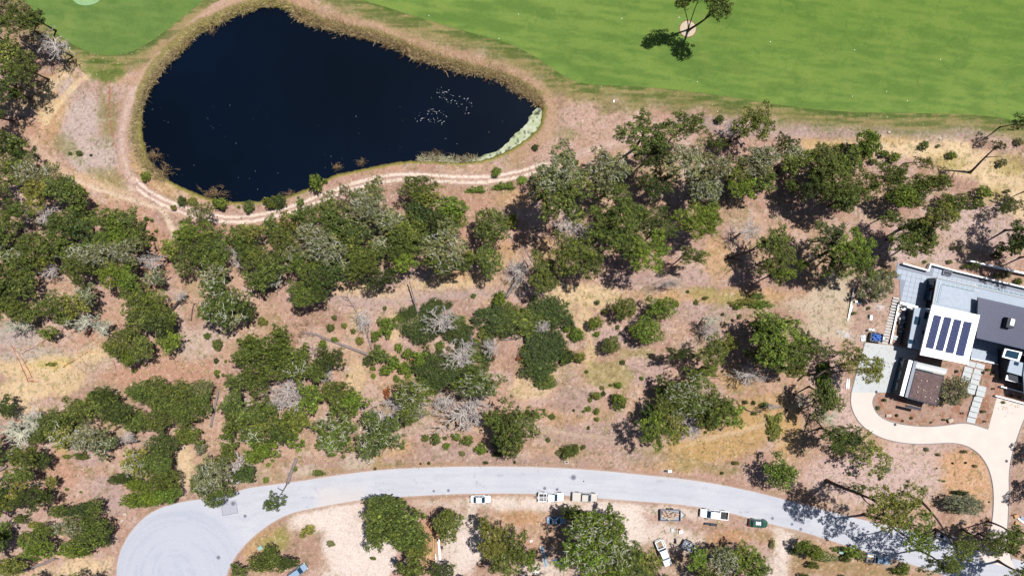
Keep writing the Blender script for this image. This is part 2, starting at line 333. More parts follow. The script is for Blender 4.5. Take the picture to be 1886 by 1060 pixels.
zones = [  # colour, strength, softness, ellipses
 (TAN, .8, 16, [(105,190,30,80,20),(180,120,60,20,20),(270,320,80,20,30),(150,330,70,14,20)]),
 (CREAM, .75, 10, [(110,150,40,10,-45),(85,215,12,40,20),(45,232,14,8,0),(160,125,10,22,-20)]),
 ((196,178,172), .85, 16, [(150,235,34,70,10),(125,165,18,24,0),(200,280,30,30,40),(175,300,40,20,0)]),
 (OLIVE, .45, 14, [(205,330,40,18,30),(200,215,18,50,0),(120,270,30,14,30)]),
 (RED, .85, 14, [(150,360,50,16,28),(225,395,60,18,15),(270,430,40,26,0),(290,500,26,50,10),(60,235,40,20,30),(190,640,90,14,0),(250,690,80,18,-6),(330,680,70,30,-10)]),
 (STRAW, .85, 14, [(60,670,90,26,-4),(110,700,60,26,-12),(40,720,50,26,0),(170,655,50,14,-14),(60,758,40,16,10)]),
 (GREY, .8, 14, [(20,620,60,22,0),(60,650,70,10,-5)]),
 ((214,190,100), .4, 8, [(95,668,26,9,-5),(120,830,14,10,0)]),
 (RED, .6, 20, [(100,880,50,50,0),(120,860,40,26,0),(240,900,30,20,0)]),
 (MAUVE, .8, 12, [(200,905,36,30,20),(215,930,24,20,0),(30,960,40,20,0),(160,840,30,20,0)]),
 (CREAM, .7, 12, [(340,860,16,46,0),(150,1045,80,16,-6),(120,1015,30,10,0)]),
 ((200,178,164), .8, 14, [(360,635,40,30,0),(400,610,30,16,0)]),
 (RED, .7, 14, [(350,690,60,22,0),(480,775,40,14,0),(620,700,40,12,0)]),
 (STRAW, .75, 12, [(660,535,50,14,5),(720,545,40,10,0),(790,525,50,14,0),(860,520,40,12,-5),(1060,540,80,16,0),(1040,570,20,30,0),(1100,545,40,20,0)]),
 (STRAW, .7, 12, [(655,700,18,30,0),(660,590,14,30,0),(725,600,14,40,-5),(850,600,14,20,0),(980,715,40,22,5),(1010,690,20,14,0),(1088,640,12,40,0),(1070,600,14,30,10)]),
 (MAUVE, .7, 16, [(800,545,110,10,-3),(650,560,60,12,6),(1300,510,90,18,-2),(1180,520,60,16,0),(1300,570,70,20,0),(1190,680,40,30,0),(1120,620,30,20,0)]),
 (TAN, .7, 14, [(1250,545,80,10,2),(1330,545,90,12,0),(1420,545,60,10,0),(1320,480,30,40,10)]),
 ((150,146,84), .55, 10, [(1360,555,50,10,3),(1120,690,40,24,0),(1300,540,30,10,0),(1170,650,30,8,0)]),
 ((204,186,164), .85, 14, [(1530,575,44,50,-15),(1555,530,24,26,0),(1490,560,40,16,0),(1520,610,50,16,10)]),
 ((224,220,222), .8, 8, [(1548,612,16,6,20),(1562,618,8,4,0),(1620,565,12,8,0)]),
 (CREAM, .75, 14, [(1640,268,60,22,4),(1720,270,60,26,0),(1790,300,60,30,10),(1850,340,40,40,0),(1880,380,30,26,0),(1560,268,60,9,-3)]),
 ((168,152,84), .55, 14, [(1860,300,30,20,0),(1740,300,30,12,0),(1590,285,20,8,0),(1820,360,30,16,0),(1540,272,10,10,0)]),
 ((204,178,172), .8, 16, [(1660,455,40,20,0),(1780,395,80,20,5),(1700,470,80,16,6),(1810,430,90,30,10),(1680,420,30,14,0)]),
 ((172,152,146), .7, 10, [(1480,240,190,14,1),(1650,238,120,12,1),(1300,225,60,12,0),(1780,246,90,10,-3)]),
 ((200,168,120), .75, 10, [(1520,268,70,9,-4),(1620,258,40,6,0),(1480,262,30,8,0)]),
 ((196,164,150), .8, 16, [(1090,215,44,30,0),(1040,230,40,30,0),(1120,240,40,16,-10),(1010,260,40,16,-30)]),
 (OLIVE, .4, 10, [(1045,245,20,14,0),(1010,165,20,20,30),(1150,195,50,14,0)]),
 (RED, .6, 14, [(880,380,30,30,0),(860,430,14,40,0),(930,450,40,20,0),(500,420,60,12,-10),(430,420,50,12,0),(700,310,60,10,-4)]),
 (TAN, .65, 14, [(950,370,30,20,0),(925,470,30,30,0),(1000,460,24,20,0),(850,505,40,12,0)]),
 ((196,160,108), .75, 16, [(1330,810,90,34,-6),(1290,830,70,22,0),(1410,780,60,30,-14),(1390,750,50,20,-10),(1230,850,70,16,4),(1360,700,30,20,0),(1450,790,26,50,0)]),
 ((176,150,142), .7, 14, [(1060,800,100,22,6),(900,850,160,10,0),(820,830,80,14,0),(1180,840,50,16,6),(1060,735,40,26,0),(800,790,90,8,-3),(1130,790,50,14,8)]),
 (TAN, .6, 14, [(790,860,120,10,0),(720,830,50,14,-4),(880,780,60,12,0),(1030,770,60,10,0)]),
 ((150,140,90), .45, 10, [(1050,830,20,14,0),(1300,860,60,8,6),(1200,830,30,8,0),(700,855,50,6,0),(590,868,50,6,-8)]),
 ((208,180,174), .8, 16, [(1600,880,70,50,0),(1680,850,60,50,0),(1540,720,20,60,-10),(1560,780,26,40,-20),(1530,880,50,40,0),(1650,890,90,40,0)]),
 ((208,164,128), .85, 14, [(1775,880,46,46,0),(1770,850,40,24,0),(1790,920,30,16,0)]),
 ((188,158,146), .8, 12, [(1600,530,24,50,10),(1590,600,26,30,0),(1640,600,12,50,0)]),
 ((184,154,140), .8, 10, [(1890,900,30,70,0),(1880,960,26,40,0)]),
 (SAND, .95, 12, [(580,960,46,26,-6),(640,1000,50,60,0),(600,930,60,12,-8),(680,1020,50,50,0),(620,1040,40,30,0),(640,940,30,20,0)]),
 ((180,146,128), .75, 12, [(560,1010,34,40,10),(500,960,30,20,-20),(585,1035,26,20,0),(850,940,60,16,0),(700,935,40,8,-10),(1320,1010,60,30,0),(1300,990,40,20,0)]),
 (TAN, .7, 12, [(490,990,34,20,-20),(470,1010,24,24,0)]),
 ((150,150,80), .6, 8, [(505,1000,20,12,0),(520,980,10,8,0),(655,945,10,12,0)]),
 (SAND, .85, 14, [(980,925,80,14,0),(1130,940,60,24,3),(1150,970,50,40,10),(860,990,40,50,0),(1250,940,80,16,6),(890,925,80,8,0),(830,1030,30,40,0),(1230,985,60,26,10),(1000,1050,50,20,0)]),
 (SAND, .85, 12, [(1445,1000,22,36,0),(1430,1050,24,40,0),(1440,970,34,10,12),(1530,985,60,6,18),(1640,1030,60,5,16)]),
 ((196,150,110), .7, 10, [(1320,1000,16,18,0),(1360,985,30,12,12),(960,950,30,14,0),(790,1000,20,40,0)]),
 ((166,138,100), .8, 14, [(1570,1045,100,18,12),(1500,1035,50,26,0),(1400,985,30,10,12),(1650,1055,60,10,10)]),
 ((208,190,180), .7, 10, [(450,745,12,14,0),(430,715,8,12,0),(560,865,30,10,-14),(650,850,30,16,0),(675,830,10,20,0)]),
]

for c, st, so, es in zones:
    for e in es:
        d = ell(*e)+warp*.55+(n4-.5)*12
        mixc(sst(so*.6, -so*.6, d)*st, c)
# pale speckle and dark litter over bare ground
mixc(sst(.60, .72, n4*.6+n5*.4)*.55, (222, 202, 186)); mixc(sst(.40, .28, n4*.5+n5*.5)*.5, (118, 92, 80))
mixc(sst(.62, .74, fbm(fU+300, fV, 6, 4, 91))*.35, (104, 110, 62))
for e in [(600,950,60,22,-8),(640,1000,46,56,0),(690,1030,40,40,0),(650,940,34,20,0),(1135,940,50,16,3),(1150,975,44,34,10),(980,928,70,8,0),(1440,1010,14,50,0),(860,1010,22,40,0)]:
    mixc(sst(10, -12, ell(*e)+warp*.35+(n4-.5)*8)*.8, (236, 219, 211))
# old vehicle tracks through the dry ground
def track(pts, w, c, st=.8, soft=3, wob=1.0):
    pl = smooth_line(pts, 2); us = [p[0] for p in pl]; vs_ = [p[1] for p in pl]
    b = (fU > min(us)-30) & (fU < max(us)+30) & (fV > min(vs_)-30) & (fV < max(vs_)+30)
    idx = np.nonzero(b)[0]; d = sdf_line(fU[idx], fV[idx], pl)+(n3[idx]-.5)*6*wob+(n4[idx]-.5)*6*wob
    m = (sst(w+soft, w-soft, d)*st)[:, None]; col[idx] = col[idx]*(1-m)+np.array(c, np.float32)*m
track([(90,225),(120,180),(160,140),(180,128)], 4, CREAM, .7); track([(70,260),(95,200),(150,145)], 3, STRAW, .6)
track([(60,260),(110,315),(170,335),(240,360),(300,385),(360,398)], 7, (214,184,160), .7, 5)
track([(120,325),(190,352),(250,372),(330,392)], 3, (228,206,186), .8)
track([(296,382),(312,405),(322,440),(340,470)], 5, (226,204,180), .85)
track([(240,345),(300,372),(360,396),(420,404),(470,400)], 3, (230,212,198), .85)
track([(100,800),(420,780),(760,795),(960,790),(1060,798),(1180,812),(1300,808),(1380,792),(1440,765),(1470,740)], 3, (206,180,160), .55)
track([(780,775),(960,776),(1100,810),(1200,826)], 2.5, (206,182,166), .5)
track([(1250,825),(1330,800),(1420,775)], 2.5, (222,190,150), .6)
track([(560,540),(700,560),(860,540),(1000,540)], 5, (186,166,160), .5)
track([(200,580),(300,640),(330,700),(300,760)], 8, (190,150,130), .5)
track([(1430,820),(1470,800)], 4, STRAW, .4)
track([(206,150),(200,200),(207,250),(222,300),(250,338),(300,372)], .9, (188,96,86), .6, 1, .4)
track([(650,330),(760,316),(860,330)], .9, (176,92,84), .5, 1, .4)
track([(700,326),(760,322),(830,328),(900,330)], 5, (236, 214, 202), .6, 4)
track([(640,580),(650,640),(660,720)], 6, (196,168,140), .4)
# path round the pond with two pale ruts
mixc(sst(15, 8, d_track+(n3-.5)*7)*.85, (190, 158, 146))
south = sst(345, 380, fV+fU*.0)*1.0; lr = ((fU > 250) & ((fV > 300))).astype(np.float32)
for off in (5.0,):
    dd = np.abs(d_track-off)+(n4-.5)*4
    mixc(sst(3.8, 1.2, dd)*(.2+.8*lr), (240, 220, 206))
mixc(sst(4, 0, d_track+(n4-.5)*8)*(1-lr)*.75, (220, 196, 184))
# bank, rough, rim
bank = (d_pond > 0) & (d_pond < 60)
rw = (n2-.5)*26+(n4-.5)*10
rough = sst(46, 12, d_fair+rw)*(d_fair > -3)*(d_track > 8)
mixc(rough*.75*sst(900, 300, fU)*1.0+rough*.9*sst(300, 900, fU), (118, 122, 66))
mixc(sst(16, 2, d_fair+rw*.5)*.9*(d_track > 5), (90, 112, 50))
mixc(sst(.5, .7, n3)*rough*.7, (150, 134, 92))
topring = sst(34, 24, d_pond+(n3-.5)*6)*(d_pond > 0)*((fV < 160) | (fU > 940))
mixc(topring*.6, (186, 152, 122))
mixc(sst(17, 11, d_pond+(n3-.5)*8)*(fV < 330)*.7*((fV < 175) | (fU < 330)), (128, 124, 66))
mixc(sst(7, 3, d_pond+(n4-.5)*3)*.85, (142, 140, 62))
mixc(sst(3, -1, d_pond+(n4-.5)*3)*.9, (96, 84, 50))
tip = ell(195,125,34,26,10); mixc(sst(8,-6,tip+(n3-.5)*14)*.85, (96,116,48))
st_ = fbm(fU/9, fV, 5, 4, 411); mixc(rough*sst(.5, .64, st_)*.55, (172, 150, 108)); mixc(rough*sst(.48, .36, st_)*.5, (78, 98, 44))
# house plot
d_or = full(sdf_poly, ORCHARD); mixc(sst(2, -1, d_or)*.9, (182, 150, 136)); mixc(sst(2, -2, d_or)*sst(.5, .62, n3)*.7, (162, 114, 92))
# road edge gravel
mixc(sst(9, 1, d_road+(n3-.5)*9)*.7, (172, 140, 122)); mixc(sst(3.5, 0, d_road+(n4-.5)*3)*.6, (214, 196, 186))
# heights
flat = np.clip(np.minimum.reduce([d_road-3, d_drive-2, d_court-2, d_terr-2, np.abs(d_fair)*0+d_fair-2, d_bunk-2])/14.0, 0, 1)
Z = ((n1-.5)*1.2+(n2-.5)*.5+(n3-.5)*.22+(n4-.5)*.1+.1)*flat
Z = Z*sst(0, 40, d_pond)
Z = Z+np.where(d_pond < 10, -.35-np.clip((2-d_pond-(n4-.5)*5)/10, 0, 1)*.9, 0)*sst(10, 2, d_pond)
mixc(sst(0, -6, d_pond)*1.0, (36, 40, 34))
out = np.maximum(np.maximum(-90-fU, fU-1976), np.maximum(-60-fV, fV-1120))
mixc(sst(0, 80, out), (172, 146, 122))
lcol = lin(col)/GAIN
ny, nx = sh
verts = np.stack([GXX.ravel(), GYY.ravel(), Z.astype(np.float32)], 1)
ii = (np.arange(ny-1)[:, None]*nx+np.arange(nx-1)[None, :]).ravel()
quads = np.stack([ii, ii+1, ii+1+nx, ii+nx], 1)
dc = d_track[ii]; is_track = (dc < 11) & (d_pond[ii] > 4)
is_rough = (d_fair[ii] < 24+rw[ii]) & (d_fair[ii] > -30) & ~is_track & (d_pond[ii] > 26)
inside = (d_pond[ii] < -60)
def sub(name, mask, label, mtl):
    f = quads[mask]; used = np.unique(f); mp = np.full(len(verts), -1, np.int32); mp[used] = np.arange(len(used))
    me = np_mesh(name, verts[used], mp[f], mtl, True, lcol[used])
    return tag(link(bpy.data.objects.new(name, me)), label, None, None, 'structure')
sub('dirt_track', is_track, 'pinkish dirt track with pale ruts running round the pond', M['ground'])
sub('rough_grass', is_rough, 'olive unmown rough grass along the fairway edge', M['ground'])
sub('ground', ~is_track & ~is_rough & ~inside, 'pink brown soil with dry straw grass', M['ground'])

# ---------------------------------------------------------------- sheets
def sheet(name, px, z, mtl, label, step=None, colf=None, hh=0.0):
    pts = [Vector(P(u, v, hh)) for u, v in px]
    n = len(pts); edges = [(i, (i+1) % n) for i in range(n)]
    if step:
        xs = [p.x for p in pts]; ys = [p.y for p in pts]
        X, Y = np.meshgrid(np.arange(max(min(xs), -128), min(max(xs), 128), step), np.arange(max(min(ys), -75), min(max(ys), 75), step))
        X = X.ravel(); Y = Y.ravel(); u = CX+X*PXM; v = CY-Y*PXM
        m = sdf_poly(u, v, px[::2]) < -step*PXM*.6
        j = RNG.uniform(-.08, .08, (m.sum(), 2)); pts += [Vector((a+c[0]*step, b+c[1]*step)) for a, b, c in zip(X[m], Y[m], j)]
    vo, eo, fo, *_ = geometry.delaunay_2d_cdt(pts, edges, [], 1, 1e-4)
    vv = np.array([(p.x, p.y, z) for p in vo], np.float32)
    me = np_mesh(name, vv, np.array([f for f in fo if len(f) == 3]), mtl, False,
                 colf(CX+vv[:, 0]*PXM, CY-vv[:, 1]*PXM) if colf else None)
    # all faces must look up
    me.update()
    o = tag(link(bpy.data.objects.new(name, me)), label, None, None, 'structure')
    return o
def turfcol(base, hi, lo, seed, rings=0, strk=1.0):
    def f(u, v):
        a = math.radians(7); x = u*math.cos(a)+v*math.sin(a); y = -u*math.sin(a)+v*math.cos(a)
        c = np.tile(np.array(base, np.float32), (len(u), 1))
        s1 = fbm(x/7, y, 7, 4, seed); s2 = fbm(u, v, 120, 4, seed+5); s3 = fbm(u, v, 34, 4, seed+9); s4 = fbm(x/3, y, 3, 3, seed+13)
        def mx(m, cc):
            nonlocal c; m = np.clip(m, 0, 1)[:, None]; c = c*(1-m)+np.array(cc, np.float32)*m
        mx(sst(.42, .62, s2)*.6, hi); mx(sst(.5, .68, s3)*.55, lo); mx(sst(.52, .66, s1)*.4*strk, hi); mx(sst(.5, .36, s1)*.35*strk, lo)
        mx(sst(.56, .74, s3*.6+s4*.4)*.2, (142, 158, 84)); mx(sst(900, 1500, u)*.3*sst(230, 0, v), (92, 128, 40))
        mx(sst(.6, .72, fbm(u, v, 26, 4, seed+20))*.18, (146, 156, 80))
        rr = np.random.default_rng(seed)
        for _ in range(rings):
            cx = rr.uniform(1000, 1880); cy = rr.uniform(-20, 190); r = rr.uniform(5, 24); a0 = rr.uniform(0, 6.28); w = rr.uniform(.8, 3.6)
            d = np.sqrt((u-cx)**2+((v-cy)*1.15)**2); an = np.abs((np.arctan2(v-cy, u-cx)-a0+np.pi) % (2*np.pi)-np.pi)
            mx(sst(1.9, .5, np.abs(d-r+(s4-.5)*7))*sst(w/2+.8, w/2-.6, an)*rr.uniform(.12,.42), (66, 110, 44))
        mx(sst(22, 15, np.abs(np.sqrt((u-1266)**2+(v-54)**2)-22))*.12, (150, 150, 90))
        return lin(c)/GAIN
    return f
sheet('fairway', FAIR_E, .024, M['turf'], 'mown green golf fairway with faint dark rings', .42, turfcol((110, 140, 64), (128, 153, 73), (92, 124, 55), 3, 80, 1.5))
sheet('fairway', FAIR_W, .024, M['turf'], 'mown green apron curving around the putting green by the pond', .5, turfcol((106, 136, 68), (124, 148, 78), (88, 122, 56), 77))
sheet('putting_green', GREEN, .040, M['turf'], 'smooth pale putting green at the picture top', .6, turfcol((150, 190, 140), (158, 196, 148), (142, 182, 130), 99, 0, .3))
sheet('fairway_collar', smooth_line([(1240,54),(1247,33),(1266,26),(1286,33),(1293,54),(1286,75),(1266,82),(1247,75)], 2, True), .029, M['turf'], 'worn turf ring around the lone fairway tree', .3,
      lambda u, v: lin(np.tile(np.array((116, 148, 70), np.float32), (len(u), 1))*(1+(.25*(fbm(u, v, 2.4, 3, 5)-.5))[:, None]))/GAIN)
# raised soil ring and gravel disc at the lone tree
M['gravelw'] = mat('pale_gravel', alb(216, 200, 176), .95, .14, 3, .6, 9)
M['edging'] = mat('rusty_edging', alb(150, 116, 84), .9, .2, 4)
bmz = MB(); bmz.prism([P(*p) for p in disc(1266.5, 54, 16.4, 28)], -.05, .07); tag(bmz.build('tree_pit', M['edging']), 'round soil rim of the pale gravel circle under the lone fairway tree', kind='structure')
bmz = MB(); bmz.prism([P(*p) for p in disc(1266.5, 54, 14.6, 28)], -.02, .085); tag(bmz.build('gravel_circle', M['gravelw']), 'pale round gravel circle on the fairway', kind='structure')

# water
wm = bpy.data.materials.new('pond_water'); wm.use_nodes = True; N, L = nodes(wm); b = N['Principled BSDF']
b.inputs['Roughness'].default_value = .07; b.inputs['IOR'].default_value = 1.33; b.inputs['Specular IOR Level'].default_value = .5
tc = N.new('ShaderNodeTexCoord'); nz = N.new('ShaderNodeTexNoise'); nz.inputs['Scale'].default_value = .03; nz.inputs['Detail'].default_value = 3
cr = N.new('ShaderNodeValToRGB'); cr.color_ramp.elements[0].position = .35; cr.color_ramp.elements[0].color = (.0006, .0020, .0050, 1)
cr.color_ramp.elements[1].position = .7; cr.color_ramp.elements[1].color = (.0009, .0034, .0100, 1)
L.new(tc.outputs['Object'], nz.inputs['Vector']); L.new(nz.outputs[0], cr.inputs[0]); L.new(cr.outputs[0], b.inputs['Base Color'])
n2_ = N.new('ShaderNodeTexNoise'); n2_.inputs['Scale'].default_value = 1.5; n2_.inputs['Detail'].default_value = 4
bp = N.new('ShaderNodeBump'); bp.inputs['Strength'].default_value = .08; bp.inputs['Distance'].default_value = .1
L.new(tc.outputs['Object'], n2_.inputs['Vector']); L.new(n2_.outputs[0], bp.inputs['Height']); L.new(bp.outputs[0], b.inputs['Normal'])
def grow(pts, d):
    n = len(pts); out = []; A = sum(pts[i][0]*pts[(i+1)%n][1]-pts[(i+1)%n][0]*pts[i][1] for i in range(n)); s = 1 if A > 0 else -1
    for i in range(n):
        a, b_ = pts[i-1], pts[(i+1) % n]; ex, ey = b_[0]-a[0], b_[1]-a[1]; l = math.hypot(ex, ey)+1e-9
        out.append((pts[i][0]+s*ey/l*d, pts[i][1]-s*ex/l*d))
    return out
WZ = -.62
sheet('pond', grow(POND, 5), WZ, wm, 'dark navy pond beside the fairway')
# algae mat along the south east shore
def algae_col(u, v):
    n = fbm(u, v, 6, 4, 8); c = np.tile(np.array((186, 196, 160), np.float32), (len(u), 1)); m = sst(.45, .65, n)[:, None]; hole = sst(.60, .68, fbm(u+90, v, 4, 3, 18))[:, None]
    return lin(c*(1-m)+np.array((208, 214, 190), np.float32)*m)/GAIN*(1-hole*.85)
ALG = smooth_line([(997,196),(1001,214),(995,236),(978,254),(950,272),(918,288),(880,298),(820,301),(780,298),(800,294),(850,296),(890,287),(918,276),(938,258),(958,240),(972,222),(981,208),(986,196)], 2, True)
ALG = [(u+2.4*math.sin(u*.37+v*.21)*math.sin(v*.5), v+2.0*math.sin(u*.29+v*.43)) for u, v in ALG]
algo = sheet('algae_mat', ALG, WZ+.012, M['turf'], 'pale green algae floating along the south east shore', .4, algae_col); algo['kind'] = 'stuff'
# road
rm = bpy.data.materials.new('worn_asphalt'); rm.use_nodes = True; N, L = nodes(rm); b = N['Principled BSDF']; b.inputs['Roughness'].default_value = .85
b.inputs['Specular IOR Level'].default_value = .2
at = N.new('ShaderNodeAttribute'); at.attribute_name = 'col'; tc = N.new('ShaderNodeTexCoord'); nz = N.new('ShaderNodeTexNoise'); nz.inputs['Scale'].default_value = 3.5; nz.inputs['Detail'].default_value = 8
L.new(tc.outputs['Object'], nz.inputs['Vector']); mr = N.new('ShaderNodeMapRange'); mr.inputs[1].default_value = .3; mr.inputs[2].default_value = .7; mr.inputs[3].default_value = .93; mr.inputs[4].default_value = 1.07
L.new(nz.outputs[0], mr.inputs[0]); mx = N.new('ShaderNodeVectorMath'); mx.operation = 'SCALE'; L.new(at.outputs['Color'], mx.inputs[0]); L.new(mr.outputs[0], mx.inputs['Scale']); L.new(mx.outputs[0], b.inputs['Base Color'])
M['asphalt'] = rm
cl = [( (a[0]+b_[0])/2, (a[1]+b_[1])/2) for a, b_ in zip(ROADN[:22], [(470,985),(500,962),(540,943),(590,932),(640,922),(700,915),(780,911),(860,908),(940,907),(1020,909),(1100,916),(1180,922),(1250,926),(1310,936),(1380,952),(1440,968),(1500,986),(1560,1003),(1620,1022),(1670,1036),(1720,1051),(1770,1068)])]
def roadcol(u, v):
    d = sdf_line(u, v, cl); q = np.sqrt((u-330)**2+(v-1060)**2); c = np.tile(np.array((206, 209, 221), np.float32), (len(u), 1))
    def mxx(m, cc):
        nonlocal c; m = np.clip(m, 0, 1)[:, None]; c = c*(1-m)+np.array(cc, np.float32)*m
    na = fbm(u/6, v, 5, 4, 4); nb = fbm(u, v, 50, 4, 14)
    bul = sst(150, 110, q)
    mxx(sst(.4, .65, nb)*.5, (217, 218, 228)); mxx(sst(.52, .66, na)*.25*(1-bul), (186, 190, 204)); mxx(bul*.65, (194, 199, 215))
    nr = fbm(q*1.0, np.arctan2(v-1060, u-330)*6, 3.5, 3, 9); mxx(bul*sst(.52, .66, nr)*.28, (174, 182, 202)); mxx(bul*sst(.47, .34, nr)*.25, (203, 209, 224))
    mxx(sst(4, 0, np.abs(d-11+(na-.5)*5))*.22*(1-bul), (186, 189, 202))
    rg = np.random.default_rng(77)
    for _ in range(26):
        k = rg.integers(2, len(cl)-2); cx, cy = cl[k]; cx += rg.uniform(-30, 30); cy += rg.uniform(-20, 20); a = rg.uniform(0, 3.14) if rg.random() < .5 else rg.normal(0, .2); Lk = rg.uniform(8, 36)
        pl = [(cx+math.cos(a)*t*Lk+rg.uniform(-2, 2), cy+math.sin(a)*t*Lk*.6+rg.uniform(-2, 2)) for t in (0, .25, .5, .75, 1)]
        mxx(sst(1.5, .3, sdf_line(u, v, pl))*rg.uniform(.2, .55), (164, 168, 184))
    for _ in range(30):
        k = rg.integers(0, len(cl)); cx, cy = cl[k]; cx += rg.uniform(-30, 30); cy += rg.uniform(-20, 20); mxx(sst(rg.uniform(2, 6), 0, np.sqrt((u-cx)**2/rg.uniform(1, 4)+(v-cy)**2))*rg.uniform(.1, .35), (184, 186, 200) if rg.random() < .6 else (228, 226, 226))
    e = -sdf_poly(u, v, ROAD[::3]); mxx(sst(5, 0, e+(nb-.5)*14)*.35*sst(905, 880, v-0*u), (218, 208, 204))
    mxx(sst(30, 0, np.abs(u-630)-30)*sst(880, 915, v)*.6, (226, 216, 212))
    return lin(c)/GAIN
sheet('road', ROAD, .030, M['asphalt'], 'pale worn asphalt road with a turning bulb', .42, roadcol)
M['cream'] = mat('cream_driveway_concrete', alb(240, 225, 218), .85, .06, .35, .06, 15)
M['kerbmat'] = mat('grey_kerb_concrete', alb(150, 152, 160), .85, .1, 3)
sheet('driveway', DRIVE, .040, M['cream'], 'cream driveway curving up to the modern house')
sheet('parking_court', COURT, .050, M['concrete'], 'pale concrete court beside the house garage')
M['joint'] = mat('paver_joint', alb(158, 166, 182), .9, .08, 2)
sheet('terrace', TERR, .060, M['joint'], 'blue grey paved terrace around the house')
def kerb(px, w=.16, h=.12, label=''):
    pts = [Vector(P(*p)) for p in px]; m = MB(); Lp, Rp = [], []
    for i, p in enumerate(pts):
        t = (pts[min(i+1, len(pts)-1)]-pts[max(i-1, 0)]).normalized(); n = Vector((-t.y, t.x)); Lp.append(p+n*w/2); Rp.append(p-n*w/2)
    b0 = len(m.v)
    for a, b_ in zip(Lp, Rp):
        m.v += [(a.x, a.y, -.03), (b_.x, b_.y, -.03), (b_.x, b_.y, h), (a.x, a.y, h)]
    for i in range(len(pts)-1):
        for k in range(4):
            m.f.append((b0+i*4+k, b0+i*4+(k+1) % 4, b0+(i+1)*4+(k+1) % 4, b0+(i+1)*4+k))
    m.f.append((b0+3, b0+2, b0+1, b0)); e = b0+(len(pts)-1)*4; m.f.append((e, e+1, e+2, e+3))
    return tag(m.build('kerb', M['kerbmat']), label, kind='structure')
kerb(DRIVE[:DRIVE.index((1800,1030))], label='outer kerb of the curving driveway')
i0 = DRIVE.index((1819,789)); kerb(DRIVE[i0:], label='inner kerb of the driveway around the planting bed')
i1 = DRIVE.index((1868,1046)); kerb(DRIVE[i1+1:i0-2], label='east kerb of the driveway stem')
kerb([(1567,722),(1580,672),(1592,630)], label='edge of the concrete court')
